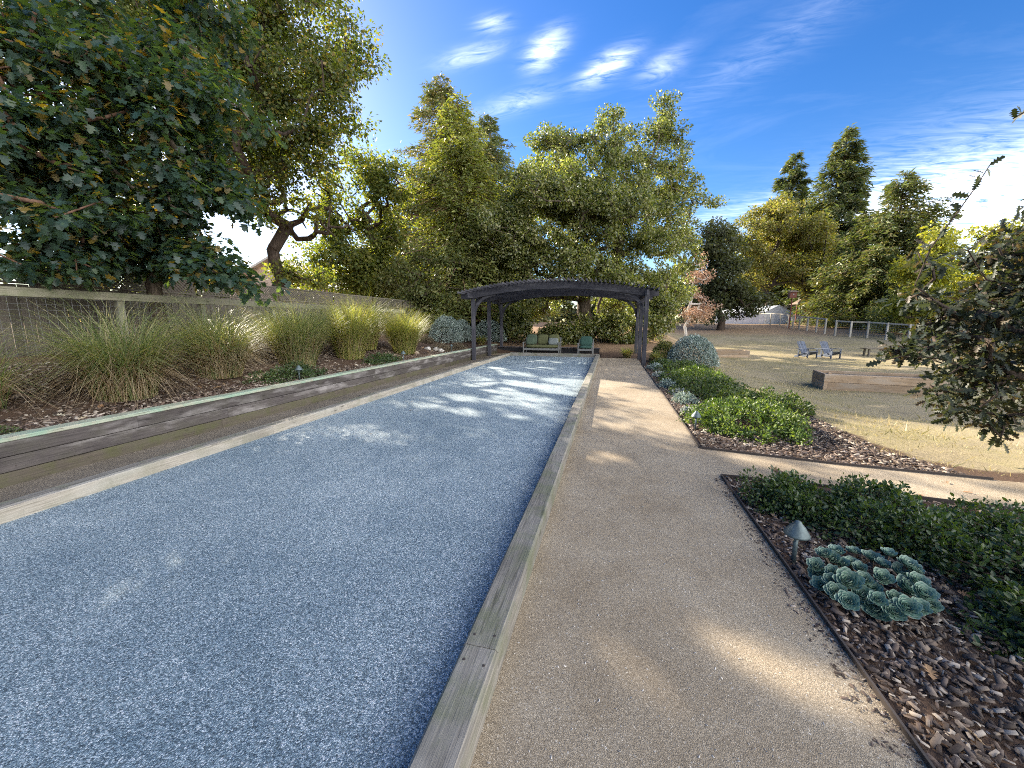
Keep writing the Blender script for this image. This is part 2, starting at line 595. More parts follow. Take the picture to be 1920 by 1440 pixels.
M_CUSHION = plain_mat('olive_green_cushion', (0.12, 0.125, 0.06), 0.9, 0.1, 0.1, 30)
M_CUSHION2 = plain_mat('sage_green_cushion', (0.085, 0.115, 0.08), 0.9, 0.1, 0.1, 30)
M_CUSHION3 = plain_mat('grey_pattern_cushion', (0.20, 0.22, 0.21), 0.9, 0.1, 0.4, 45)
M_TEAL = plain_mat('teal_cushion', (0.05, 0.10, 0.08), 0.9, 0.1, 0.1, 30)
M_FRAME = plain_mat('silver_grey_frame', (0.17, 0.17, 0.165), 0.5, 0.4)
M_ROCK = plain_mat('pale_rock', (0.48, 0.45, 0.41), 0.9, 0.2, 0.3, 9)
M_BARK = bark_mat('grey_brown_bark', (0.05, 0.038, 0.028), (0.17, 0.135, 0.105))
M_BARKD = bark_mat('dark_bark', (0.03, 0.022, 0.017), (0.10, 0.075, 0.06))
M_BARKR = bark_mat('red_brown_bark', (0.085, 0.045, 0.03), (0.20, 0.12, 0.085))
M_BARKW = bark_mat('pale_birch_bark', (0.30, 0.27, 0.24), (0.60, 0.56, 0.52))

L_MAPLE = leaf_mat('maple_leaf', [(0.022, 0.05, 0.04), (0.035, 0.065, 0.045), (0.028, 0.055, 0.048), (0.045, 0.08, 0.04), (0.03, 0.055, 0.045), (0.036, 0.066, 0.05), (0.05, 0.085, 0.04), (0.03, 0.06, 0.048), (0.15, 0.11, 0.03)], (4.2, 3.6, 0.7), 0.38, 0.38, 0.45)
L_BIGOAK = leaf_mat('valley_oak_leaf', [(0.06, 0.075, 0.025), (0.10, 0.12, 0.03), (0.08, 0.10, 0.035), (0.18, 0.14, 0.04), (0.12, 0.14, 0.04), (0.05, 0.07, 0.028)], (2.2, 2.3, 0.6), 0.42)
L_MIDTREE = leaf_mat('sycamore_leaf', [(0.10, 0.13, 0.035), (0.14, 0.16, 0.04), (0.08, 0.105, 0.03), (0.19, 0.185, 0.05)], (2.1, 2.1, 0.6), 0.42)
L_MIDDARK = leaf_mat('laurel_leaf', [(0.06, 0.085, 0.03), (0.09, 0.11, 0.04), (0.13, 0.13, 0.045)], (2.2, 2.1, 0.6), 0.35)
L_COAK = leaf_mat('oak_leaf', [(0.085, 0.105, 0.035), (0.18, 0.19, 0.065), (0.12, 0.14, 0.045), (0.29, 0.28, 0.13), (0.07, 0.09, 0.03), (0.21, 0.20, 0.07)], (1.7, 1.9, 0.6), 0.36, 0.33, 0.6)
L_REDW = leaf_mat('redwood_needles', [(0.10, 0.125, 0.05), (0.16, 0.165, 0.065), (0.085, 0.11, 0.045), (0.21, 0.175, 0.08)], (1.9, 1.8, 0.6), 0.30)
L_REDG = leaf_mat('green_redwood_needles', [(0.10, 0.125, 0.04), (0.17, 0.19, 0.06), (0.12, 0.145, 0.045), (0.22, 0.215, 0.08)], (2.0, 2.0, 0.5), 0.32)
L_REDD = leaf_mat('dark_redwood_needles', [(0.06, 0.09, 0.04), (0.12, 0.14, 0.06), (0.08, 0.105, 0.05), (0.15, 0.15, 0.07)], (1.8, 1.8, 0.6), 0.28)
L_GOLD = leaf_mat('golden_elm_leaf', [(0.15, 0.155, 0.05), (0.21, 0.20, 0.065), (0.13, 0.14, 0.045), (0.24, 0.19, 0.07)], (1.7, 1.75, 0.6), 0.42)
L_YEL = leaf_mat('yellow_maple_leaf', [(0.26, 0.27, 0.045), (0.33, 0.31, 0.055), (0.19, 0.22, 0.045)], (1.6, 1.55, 0.5), 0.45)
L_DEOD = leaf_mat('cedar_needles', [(0.10, 0.125, 0.045), (0.15, 0.165, 0.055), (0.08, 0.105, 0.04), (0.18, 0.15, 0.06)], (1.6, 1.75, 0.6), 0.30)
L_DARK = leaf_mat('dark_oak_leaf', [(0.05, 0.065, 0.03), (0.075, 0.085, 0.035), (0.06, 0.07, 0.035)], (2.0, 1.9, 0.6), 0.33)
L_PINK = leaf_mat('dry_pink_leaf', [(0.38, 0.24, 0.18), (0.30, 0.19, 0.14), (0.42, 0.30, 0.22)], (1.4, 1.2, 0.9), 0.35)
L_PALE = leaf_mat('pale_willow_leaf', [(0.20, 0.23, 0.10), (0.27, 0.29, 0.13), (0.23, 0.25, 0.11)], (1.7, 1.7, 0.6), 0.4)
L_RED = leaf_mat('dull_red_leaf', [(0.16, 0.05, 0.06), (0.22, 0.08, 0.08), (0.12, 0.04, 0.05)], (1.8, 1.0, 0.8), 0.35)
L_NEAR = leaf_mat('near_oak_leaf', [(0.022, 0.032, 0.022), (0.035, 0.045, 0.028), (0.028, 0.038, 0.024), (0.05, 0.055, 0.03), (0.07, 0.055, 0.035)], (2.4, 2.2, 0.8), 0.25, 0.5, 0.3, 1.5)
L_COVER = leaf_mat('dark_cover_leaf', [(0.035, 0.065, 0.025), (0.05, 0.085, 0.03), (0.04, 0.07, 0.03), (0.075, 0.105, 0.035)], (2.2, 2.2, 0.6), 0.3, 0.4, 0.5, 1.5)
L_MOUND = leaf_mat('bright_mound_leaf', [(0.06, 0.10, 0.028), (0.085, 0.13, 0.033), (0.05, 0.085, 0.027), (0.13, 0.17, 0.04)], (1.9, 2.0, 0.6), 0.30, 0.45, 0.4, 1.2)
L_GREEN2 = leaf_mat('green_mound_leaf', [(0.055, 0.09, 0.03), (0.08, 0.115, 0.035), (0.045, 0.075, 0.028), (0.12, 0.14, 0.045)], (1.9, 2.0, 0.6), 0.30, 0.45, 0.4, 1.2)
L_GREY = leaf_mat('silver_grey_leaf', [(0.20, 0.26, 0.235), (0.28, 0.34, 0.31), (0.16, 0.21, 0.19), (0.40, 0.45, 0.42)], (1.3, 1.3, 1.0), 0.2, 0.7, 0.2, 2.0)
L_WHITE = leaf_mat('white_felt_leaf', [(0.42, 0.45, 0.42), (0.52, 0.54, 0.50), (0.34, 0.37, 0.34)], (1.2, 1.2, 1.0), 0.2, 0.8, 0.1, 2.0)
L_BROWNM = leaf_mat('spent_lavender_leaf', [(0.13, 0.10, 0.065), (0.17, 0.13, 0.085), (0.10, 0.09, 0.055)], (1.4, 1.3, 0.8), 0.25)
L_GRASS = leaf_mat('reed_grass_blade', [(0.17, 0.205, 0.09), (0.26, 0.28, 0.13), (0.13, 0.17, 0.07), (0.34, 0.30, 0.17)], (1.7, 1.7, 0.6), 0.45, 0.5, 0.3, 1.0)
L_GRASSY = leaf_mat('yellow_grass_blade', [(0.20, 0.23, 0.07), (0.30, 0.30, 0.09), (0.17, 0.205, 0.06), (0.36, 0.30, 0.12), (0.24, 0.25, 0.08)], (1.5, 1.5, 0.6), 0.42, 0.5, 0.3, 1.0)
L_STRAW = leaf_mat('dry_straw_blade', [(0.36, 0.27, 0.17), (0.46, 0.37, 0.24), (0.26, 0.185, 0.11)], (1.4, 1.3, 0.8), 0.35, 0.7, 0.2, 1.0)
L_LAWN = leaf_mat('lawn_blade', [(0.37, 0.31, 0.19), (0.30, 0.25, 0.145), (0.20, 0.19, 0.095), (0.46, 0.40, 0.27)], (1.5, 1.4, 0.7), 0.35, 0.7, 0.2, 0.6)
L_CHIP = leaf_mat('bark_chip', [(0.06, 0.043, 0.034), (0.13, 0.093, 0.072), (0.045, 0.033, 0.028), (0.20, 0.155, 0.12), (0.085, 0.064, 0.053), (0.34, 0.29, 0.24), (0.11, 0.083, 0.068)], (1, 1, 1), 0.0, 0.75, 0.25, 1.5)
L_LITTER = leaf_mat('fallen_leaf_skin', [(0.36, 0.25, 0.15), (0.45, 0.36, 0.25), (0.30, 0.18, 0.10), (0.50, 0.45, 0.36)], (1.3, 1.2, 0.9), 0.2, 0.7, 0.2, 2.0)


# ------------------------------------------------------------------ terrain
def sm(x, a, b):
    t = np.clip((np.asarray(x, float) - a) / (b - a), 0, 1)
    return t * t * (3 - 2 * t)


WX = -5.44      # back of the retaining wall


def gz(x, y):
    x = np.asarray(x, float)
    y = np.asarray(y, float)
    zc = np.interp(y, [-50, 17.8, 20, 24, 30, 45, 300], [0, 0, .22, .65, 1.2, 1.6, 2.5])
    zr = np.interp(y, [-50, 4.7, 9, 22, 30, 37, 46, 70, 300], [0, 0, -.4, -.4, -.05, .5, 1.2, 1.6, 2.5])
    zl = .40 + .52 * sm(-x, 5.7, 8.8) + .55 * sm(y, 15, 32)
    r = sm(x, 2.2, 6)
    z = zc * (1 - r) + zr * r
    lf = np.where(y < 18.3, np.where(x < WX, 1.0, 0.0), sm(-x, 4.6, 6.5))
    return z * (1 - lf) + zl * lf


def g1(x, y):
    return float(gz(x, y))


# ground sheet with break lines where walls and kerbs stand
xs = np.unique(np.round(np.concatenate([np.linspace(-400, -40, 10), np.linspace(-40, -6, 35), [-5.7, WX, WX + 0.004, -0.46, -0.42], np.linspace(-5.2, -0.6, 6), np.linspace(-0.3, 9, 48), np.linspace(9.5, 40, 42), np.linspace(42, 400, 12)]), 4))
ys = np.unique(np.round(np.concatenate([np.linspace(-60, -4, 8), np.linspace(-3, 18, 64), [18.29, 18.31], np.linspace(18.7, 60, 56), np.linspace(64, 130, 10), np.linspace(150, 600, 7)]), 4))
gx, gy = np.meshgrid(xs, ys)
gzv = gz(gx, gy)
inside = (gx > WX) & (gx < -0.43) & (gy < 18.3) & (gy > -6)
gzv = np.where(inside, -0.12, gzv)
gzv = gzv + np.where(inside, 0, (np.sin(gx * 1.7 + gy * 0.6) * np.sin(gy * 1.3 - gx * .4)) * 0.018 * (np.abs(gx - 0.3) > 1.2))
lawn = sm(gx + 0.25 * np.sin(gy * 0.9), 2.6, 3.6) * sm(gy, 4.7, 5.2)
lawn = np.maximum(lawn, sm(gx, 3.4, 4.0) * (gy < 5.5) * sm(gy, 4.6, 4.9))
earth = sm(gy, 18.3, 19.5) * (1 - sm(gx, 2.5, 6)) * 0.8
earth = np.maximum(earth, sm(gy, 34, 39) * 0.85)
earth = np.maximum(earth, sm(-gx, 7.6, 8.6) * 0.45)
nx, ny = len(xs), len(ys)
idx = np.arange(nx * ny).reshape(ny, nx)
q = np.stack([idx[:-1, :-1], idx[:-1, 1:], idx[1:, 1:], idx[1:, :-1]], -1).reshape(-1, 4)
me = np_mesh('ground', np.stack([gx, gy, gzv], -1).reshape(-1, 3), q.ravel(), np.full(len(q), 4), M_GROUND, False, {'lawn': lawn.ravel(), 'earth': earth.ravel()})
tag(obj('ground', me), kind='structure')


def sheet(name, poly, z, mat):
    me = bpy.data.meshes.new(name)
    me.from_pydata([(x, y, z) for x, y in poly], [], [tuple(range(len(poly)))])
    me.materials.append(mat)
    return tag(obj(name, me), kind='structure')


KX0, KX1 = -4.60, -4.38        # left kerb
BX0, BX1 = -0.56, -0.40        # right beam
CY1 = 16.9                     # far end of the court
sheet('gravel_court', [(KX1 - 0.02, -4), (BX0 + .02, -4), (BX0 + .02, CY1 + .02), (KX1 - .02, CY1 + .02)], 0.0, M_GRAVEL)
sheet('gutter', [(WX + .01, -4), (KX0 + .02, -4), (KX0 + .02, CY1 + .16), (WX + .01, CY1 + .16)], -0.01, M_GUTTER)
sheet('bench_terrace', [(WX + .01, CY1 + .10), (BX1 - .01, CY1 + .10), (BX1 - .01, 18.3), (WX + .01, 18.3)], -0.004, M_PATH)
me = bpy.data.meshes.new('path')
PZ = 0.012
pv = [(BX1 - .01, -4), (1.10, -4), (1.10, 3.96), (1.85, 3.93), (3.2, 3.78), (5.0, 3.55), (9.0, 3.2), (9.0, 4.25), (5.0, 4.45), (3.6, 4.50), (2.34, 4.61), (1.09, 4.82), (1.12, 9.0), (1.13, 16.6), (BX1 - .01, 16.6)]
me.from_pydata([(x, y, PZ) for x, y in pv], [], [tuple(range(len(pv)))])
me.materials.append(M_PATH)
tag(obj('path', me), kind='structure')


def edging(name, pts, label):
    mb = MB()
    for (x0, y0), (x1, y1) in zip(pts[:-1], pts[1:]):
        d = Vector((x1 - x0, y1 - y0, 0)).normalized()
        n = Vector((-d.y, d.x, 0)) * 0.005
        a, b = Vector((x0, y0, -.05)), Vector((x1, y1, -.05))
        h = Vector((0, 0, .085))
        mb.add([a - n, b - n, b + n, a + n, a - n + h, b - n + h, b + n + h, a + n + h], [(4, 5, 6, 7), (0, 1, 5, 4), (1, 2, 6, 5), (2, 3, 7, 6), (3, 0, 4, 7)])
    tag(obj(name, mb.mesh(name, M_STEEL)), label, 'edging')


edging('steel_edging', [(1.105, -3), (1.103, 1.5), (1.108, 3.0), (1.105, 3.965), (1.85, 3.935), (3.2, 3.785)], 'thin dark steel edging round the mulch corner with the succulents')
edging('steel_edging', [(3.6, 4.505), (2.34, 4.615), (1.095, 4.825), (1.125, 9.0), (1.135, 14.0)], 'thin dark steel edging beside the long bed of green mounds')

# ------------------------------------------------------------------ timber round the court
root = thing('timber_kerb', (-.48, 6, 0), 'weathered grey timber kerb between the gravel court and the tan path', 'kerb')
y = -3.0
for L in (4.35, 4.9, 4.6, 6.02):
    j = random.uniform(-.003, .003)
    plank('timber', (-.48 + j, y + .002, .075), (-.48 - j, y + L - .002, .075), .155, .145, M_KERB, root, ch=.012)
    for yy in (y + .07, y + L * .5, y + L - .07):
        for dx in (-.045, .042):
            screw(-.48 + dx, yy + random.uniform(-.015, .015), .1475, (0, 0, 1), root)
    plank('lower_timber', (-.48 + j, y + .002, -.06), (-.48 - j, y + L - .002, -.06), .145, .118, M_KERB, root)
    y += L
root = thing('timber_kerb', (-4.49, 6, 0), 'double board timber kerb between the gravel court and the gutter', 'kerb')
y = -3.0
for k, L in enumerate((2.9, 4.2, 4.8, 4.1, 4.0)):
    plank('face_board', (-4.415, y + .002, .035), (-4.415, y + L - .002, .035), .07, .15, M_KERBP, root, ch=.008)
    plank('back_board', (-4.53, y + .9, .03), (-4.53, min(y + L + .9, 17.0) - .002, .03), .135, .14, M_KERB, root, ch=.01)
    y += L
root = thing('timber_kerb', (-2.5, CY1 + .06, 0), 'short timber end kerb in front of the cushioned bench', 'kerb')
for x0, x1 in ((-4.37, -2.2), (-2.195, -.57)):
    plank('timber', (x0, CY1 + .07, .06), (x1, CY1 + .07, .06), .12, .16, M_KERB, root)

root = thing('retaining_wall', (-5.4, 6, 0), 'long stained plank retaining wall with green tinged cap below the grasses', 'wall')
for row, (z0, z1, mt) in enumerate(((-.05, .115, M_WALL2), (.12, .26, M_WALL), (.265, .405, M_WALL))):
    y = -3.0 - row * 1.1
    while y < 18.2:
        L = random.choice((3.6, 4.2, 4.8))
        e = min(y + L, 18.3)
        off = random.uniform(-.003, .003)
        plank('plank', (-5.405 + off, y + .002, (z0 + z1) / 2), (-5.405 + off, e - .002, (z0 + z1) / 2), .05, z1 - z0, mt, root)
        for yy in (y + .06, (y + e) / 2, e - .06):
            if .5 < yy < 12:
                screw(-5.38 + off, yy, (z0 + z1) / 2 + random.uniform(-.03, .03), (1, 0, 0), root)
        y = e
y = -3.0
for L in (4.2, 4.8, 4.4, 4.0, 3.9):
    plank('cap', (-5.46, y + .002, .425), (-5.46, y + L - .002, .425), .185, .04, M_CAP, root)
    y += L
root = thing('low_wall', (-2.9, 18.3, 0), 'low black stained wall behind the cushioned bench', 'wall')
for z in (.06, .205):
    plank('plank', (-5.35, 18.36, z), (-.45, 18.36, z), .05, .14, M_BLACKWALL, root, up=(0, 0, 1))
plank('cap', (-5.35, 18.37, .30), (-.42, 18.37, .30), .16, .035, M_PERG, root)

# ------------------------------------------------------------------ pergola
root = thing('pergola', (-2.1, 16.5, 0), 'dark weathered timber pergola with shallow arched beams over the court end', 'pergola')
PYF, PYR = 14.55, 18.6
posts = [(-5.36, PYF, .42), (-5.36, 16.6, .42), (-5.36, PYR, .42), (1.17, 14.15, -.02), (1.17, 16.3, -.02), (1.17, PYR, .05)]
for x, yy, z in posts:
    yb = yy
    z0 = -.02 if x < 0 else z
    plank('post', (x + (.105 if x < 0 else 0), yb, z0), (x + (.105 if x < 0 else 0), yb, 2.55), .14, .14, M_PERG, root, up=(1, 0, 0), ch=.01)
ARC_X0, ARC_X1 = -5.72, 1.58


def arc_z(x, z_end, rise):
    u = (x - (ARC_X0 + ARC_X1) / 2) / ((ARC_X1 - ARC_X0) / 2)
    return z_end + rise * (1 - u * u)


def arc_beam(name, y, T, zb0, zb1, rise, mat):
    N = 28
    v, f = [], []
    for i in range(N + 1):
        x = ARC_X0 + (ARC_X1 - ARC_X0) * i / N
        cut = max(0, 1 - min(i, N - i) / 1.2) * .10
        a, b = arc_z(x, zb0, rise) + cut, arc_z(x, zb1, rise)
        v += [(x, y - T / 2, a), (x, y + T / 2, a), (x, y + T / 2, b), (x, y - T / 2, b)]
    for i in range(N):
        for k in range(4):
            f.append((4 * i + k, 4 * i + 4 + k, 4 * i + 4 + (k + 1) % 4, 4 * i + (k + 1) % 4))
    f += [(3, 2, 1, 0), tuple(range(4 * N, 4 * N + 4))]
    f = [tuple(reversed(q)) for q in f]
    return obj(name, MB().add(v, f).mesh(name, mat), root)


for yy in (14.46, 14.64, 18.52, 18.70):
    arc_beam('arched_beam', yy, .055, 2.30, 2.56, .42, M_PERG)
arc_beam('arched_beam', 16.6, .055, 2.30, 2.56, .42, M_PERG)
for x in (-5.25, 1.17):
    plank('side_beam', (x, 14.0, 2.50), (x, 19.1, 2.50), .06, .17, M_PERG, root)
n = 46
for i in range(n):
    x = ARC_X0 + .06 + (ARC_X1 - ARC_X0 - .12) * i / (n - 1)
    z = arc_z(x, 2.56, .42) + .034
    s = -2 * .42 * (x - (ARC_X0 + ARC_X1) / 2) / ((ARC_X1 - ARC_X0) / 2) ** 2
    plank('rafter', (x, 13.95, z), (x, 19.15, z), .045, .075, M_PERG, root, up=(-s, 0, 1), ch=.004)


def brace(x, y, dx, dy):
    N = 7
    v, f = [], []
    for i in range(N + 1):
        t = i / N
        a = t * pi / 2
        px, pz = 0.85 * (1 - cos(a)), .80 * sin(a)
        ox, oz = cos(a) * .05, -sin(a) * .05
        for sx in (-.035, .035):
            for s in (-1, 1):
                q = (x + dx * (px - ox * s * -1) + (dy != 0) * sx, y + dy * (px - ox * s * -1) + (dx != 0) * sx, 1.74 + pz + oz * s)
                v.append(q)
    for i in range(N):
        a = 4 * i
        f += [(a, a + 1, a + 5, a + 4), (a + 1, a + 3, a + 7, a + 5), (a + 3, a + 2, a + 6, a + 7), (a + 2, a, a + 4, a + 6)]
    f += [(0, 2, 3, 1), (4 * N, 4 * N + 1, 4 * N + 3, 4 * N + 2)]
    obj('brace', MB().add(v, f).mesh('brace', M_PERG), root)


for x, yy, z in posts:
    sgn = 1 if x < 0 else -1
    if yy in (PYF, 14.15, PYR):
        brace((x + .105 + .05) if x < 0 else x - .05, PYF if yy < 15 else yy, sgn, 0)
for x in (-5.255, 1.17):
    brace(x, 14.7 if x < 0 else 14.25, 0, 1)
    brace(x, 18.5, 0, -1)

# ------------------------------------------------------------------ bench and chair under the pergola
def soft_box(cx, cy, cz, sx, sy, sz, mat, name, parent, rx=0.0, puff=.25):
    N = 7
    V, Fc = [], []
    import bmesh
    bm = bmesh.new()
    bmesh.ops.create_cube(bm, size=2)
    bmesh.ops.subdivide_edges(bm, edges=bm.edges[:], cuts=4, use_grid_fill=True)
    for vv in bm.verts:
        x, y_, z = vv.co
        k = 1 + puff * 0
        fx, fy, fz = 1 - .10 * (y_ * y_ + z * z), 1 - puff * (x * x + z * z) * .5, 1 - .10 * (x * x + y_ * y_)
        vv.co = Vector((x * fx * sx / 2, y_ * fy * sy / 2, z * fz * sz / 2))
    R = Matrix.Rotation(rx, 3, 'X')
    for vv in bm.verts:
        vv.co = R @ vv.co + Vector((cx, cy, cz))
    me = bpy.data.meshes.new(name)
    bm.to_mesh(me)
    bm.free()
    me.polygons.foreach_set('use_smooth', [True] * len(me.polygons))
    me.materials.append(mat)
    return obj(name, me, parent)


bx, by = -3.05, 17.75
root = thing('garden_sofa', (bx, by, 0), 'grey framed garden sofa with olive green cushions under the pergola', 'sofa')
for sx in (-.82, .82):
    for sy in (-.32, .34):
        plank('leg', (bx + sx, by + sy, 0), (bx + sx, by + sy, .56 if sy < 0 else .80), .05, .05, M_FRAME, root, up=(1, 0, 0))
    plank('armrest', (bx + sx, by - .36, .575), (bx + sx, by + .32, .575), .075, .03, M_FRAME, root)
for sy in (-.32, .34):
    plank('seat_rail', (bx - .79, by + sy, .27), (bx + .79, by + sy, .27), .03, .09, M_FRAME, root)
plank('back_rail', (bx - .79, by + .36, .76), (bx + .79, by + .36, .76), .03, .07, M_FRAME, root)
for k in range(9):
    plank('seat_slat', (bx - .72 + k * .18, by - .30, .315), (bx - .72 + k * .18, by + .32, .315), .06, .018, M_FRAME, root)
soft_box(bx, by - .02, .40, 1.56, .62, .14, M_CUSHION, 'seat_cushion', root)
for k, mt in enumerate((M_CUSHION2, M_CUSHION, M_CUSHION)):
    soft_box(bx - .52 + k * .52, by + .22, .70, .51, .16, .48, mt, 'back_cushion', root, rx=-.2)
tag(soft_box(bx - .55, by + .03, .63, .42, .14, .36, M_CUSHION2, 'throw_pillow', None, rx=-.35), 'plump sage green throw pillow at one end of the garden sofa', 'pillow')
tag(soft_box(bx + .52, by + .02, .62, .46, .13, .34, M_CUSHION3, 'throw_pillow', None, rx=-.4), 'grey patterned throw pillow on the olive garden sofa', 'pillow')
cx_, cy_ = -1.05, 17.75
root = thing('garden_chair', (cx_, cy_, 0), 'grey framed garden chair with teal green cushions under the pergola', 'chair')
for sx in (-.32, .32):
    for sy in (-.32, .30):
        plank('leg', (cx_ + sx, cy_ + sy, 0), (cx_ + sx, cy_ + sy, .54 if sy < 0 else .74), .045, .045, M_FRAME, root, up=(1, 0, 0))
    plank('armrest', (cx_ + sx, cy_ - .35, .555), (cx_ + sx, cy_ + .28, .555), .065, .03, M_FRAME, root)
for sy in (-.32, .30):
    plank('seat_rail', (cx_ - .30, cy_ + sy, .27), (cx_ + .30, cy_ + sy, .27), .03, .08, M_FRAME, root)
for k in range(4):
    plank('seat_slat', (cx_ - .24 + k * .16, cy_ - .30, .313), (cx_ - .24 + k * .16, cy_ + .28, .313), .06, .018, M_FRAME, root)
soft_box(cx_, cy_ - .03, .39, .58, .58, .13, M_TEAL, 'seat_cushion', root)
soft_box(cx_, cy_ + .20, .64, .56, .14, .46, M_TEAL, 'back_cushion', root, rx=-.22)


# ------------------------------------------------------------------ path lights
def path_light(x, y, z, s, label):
    root = thing('path_light', (x, y, z), label, 'path light', 'cone path lights')
    mb = MB().tube((x, y, z - .05), (x, y, z + .22 * s), .013 * s, n=10)
    obj('stem', mb.mesh('stem', M_METAL, True), root)
    N = 24
    prof = [(.016, .205), (.068, .190), (.071, .195), (.068, .203), (.042, .246), (.019, .272), (.015, .281), (.0, .283)]
    v, f = [], []
    for r, h in prof:
        for i in range(N):
            v.append((x + r * s * cos(2 * pi * i / N), y + r * s * sin(2 * pi * i / N), z + h * s))
    for k in range(len(prof) - 1):
        for i in range(N):
            f.append((k * N + i, k * N + (i + 1) % N, (k + 1) * N + (i + 1) % N, (k + 1) * N + i))
    obj('shade', MB().add(v, f).mesh('shade', M_METAL, True), root)


path_light(1.176, 2.587, 0, 1.0, 'cone capped path light beside the blue green succulents')
path_light(1.22, 5.75, 0, .95, 'cone capped path light in front of the big bright green mound')
path_light(-5.72, 6.05, .41, 1.0, 'cone capped path light on the raised bed by a dark low shrub')
path_light(-5.72, 9.9, .41, 1.0, 'cone capped path light on the raised bed below the yellow grass')
path_light(-5.85, 13.7, .42, .9, 'cone capped path light on the raised bed near the pergola post')


# ------------------------------------------------------------------ foliage generators
T_DIAMOND = (np.array([(0, 0, 0), (.5, .33, .10), (1, 0, -.06), (.42, -.33, .10)], float), [(0, 1, 2, 3)])
T_FOLD = (np.array([(0, 0, 0), (.35, .27, .09), (.75, .22, .05), (1, 0, -.08), (.75, -.22, .05), (.35, -.27, .09)], float), [(0, 1, 2, 3), (0, 3, 4, 5)])
T_NEEDLE = (np.array([(0, 0, 0), (.35, .13, .02), (1, 0, -.06), (.35, -.13, .02)], float), [(0, 1, 2, 3)])


T_SPRAY = (np.array([(0, .16, .02), (1, 0, -.08), (.1, -.18, .02)], float), [(0, 2, 1)])
T_BLADE = (np.array([(0, .05, 0), (1, 0, -.10), (0, -.05, 0)], float), [(0, 2, 1)])


def lobed(outline, cup=.08):
    pts = [(0.42, 0, -.02)]
    for x, y in outline:
        pts.append((x, y, cup * abs(y) * 1.4 - .10 * x * x))
    n = len(outline)
    return np.array(pts, float), [(0, 1 + i, 1 + (i + 1) % n) for i in range(n)]


_half = [(.02, .40), (.27, .25), (.40, .60), (.56, .24), (.80, .30)]
T_MAPLE = lobed([(0, 0)] + [(x, -y) for x, y in _half] + [(1.05, 0)] + [(x, y) for x, y in reversed(_half)])
_half = [(.20, .20), (.30, .08), (.42, .30), (.51, .11), (.65, .31), (.73, .12), (.90, .18)]
T_OAK = lobed([(0, 0)] + [(x, -y) for x, y in _half] + [(1.0, 0)] + [(x, y) for x, y in reversed(_half)], .12)


def frames(d, nrm):
    """rotation matrices with leaf axis d and normal about nrm"""
    d = d / (np.linalg.norm(d, axis=1, keepdims=True) + 1e-9)
    y = np.cross(nrm, d)
    y /= (np.linalg.norm(y, axis=1, keepdims=True) + 1e-9)
    z = np.cross(d, y)
    return np.stack([d, y, z], -1)


def leaves(P, D, N, S, tmpl):
    tv, tf = tmpl
    R = frames(D, N)
    V = np.einsum('nij,kj->nki', R, tv) * S[:, None, None] + P[:, None, :]
    k = len(tv)
    fl = np.concatenate([np.array(f) for f in tf])
    tot = np.array([len(f) for f in tf])
    loops = (fl[None, :] + (np.arange(len(P)) * k)[:, None]).ravel()
    return V.reshape(-1, 3), loops, np.tile(tot, len(P))


def unit(n, rng):
    v = rng.normal(size=(n, 3))
    return v / np.linalg.norm(v, axis=1, keepdims=True)


def tubes(segs, nside):
    """segs: list of (p0, p1, r0, r1)"""
    A = np.array([s[0] for s in segs], float)
    B = np.array([s[1] for s in segs], float)
    r0 = np.array([s[2] for s in segs])
    r1 = np.array([s[3] for s in segs])
    d = B - A
    d /= (np.linalg.norm(d, axis=1, keepdims=True) + 1e-9)
    ref = np.where(np.abs(d[:, 2:3]) > .9, np.array([[1., 0, 0]]), np.array([[0, 0, 1.]]))
    a = np.cross(ref, d)
    a /= np.linalg.norm(a, axis=1, keepdims=True)
    b = np.cross(d, a)
    th = np.arange(nside) * 2 * pi / nside
    ring = a[:, None] * np.cos(th)[None, :, None] + b[:, None] * np.sin(th)[None, :, None]
    V = np.concatenate([(A - d * r0[:, None] * .35)[:, None] + ring * r0[:, None, None], (B + d * r1[:, None] * .35)[:, None] + ring * r1[:, None, None]], 1).reshape(-1, 3)
    i = np.arange(nside)
    q = np.stack([i, (i + 1) % nside, nside + (i + 1) % nside, nside + i], -1)
    loops = (q[None] + (np.arange(len(segs)) * 2 * nside)[:, None, None]).ravel()
    return V, loops, np.full(len(segs) * nside, 4)


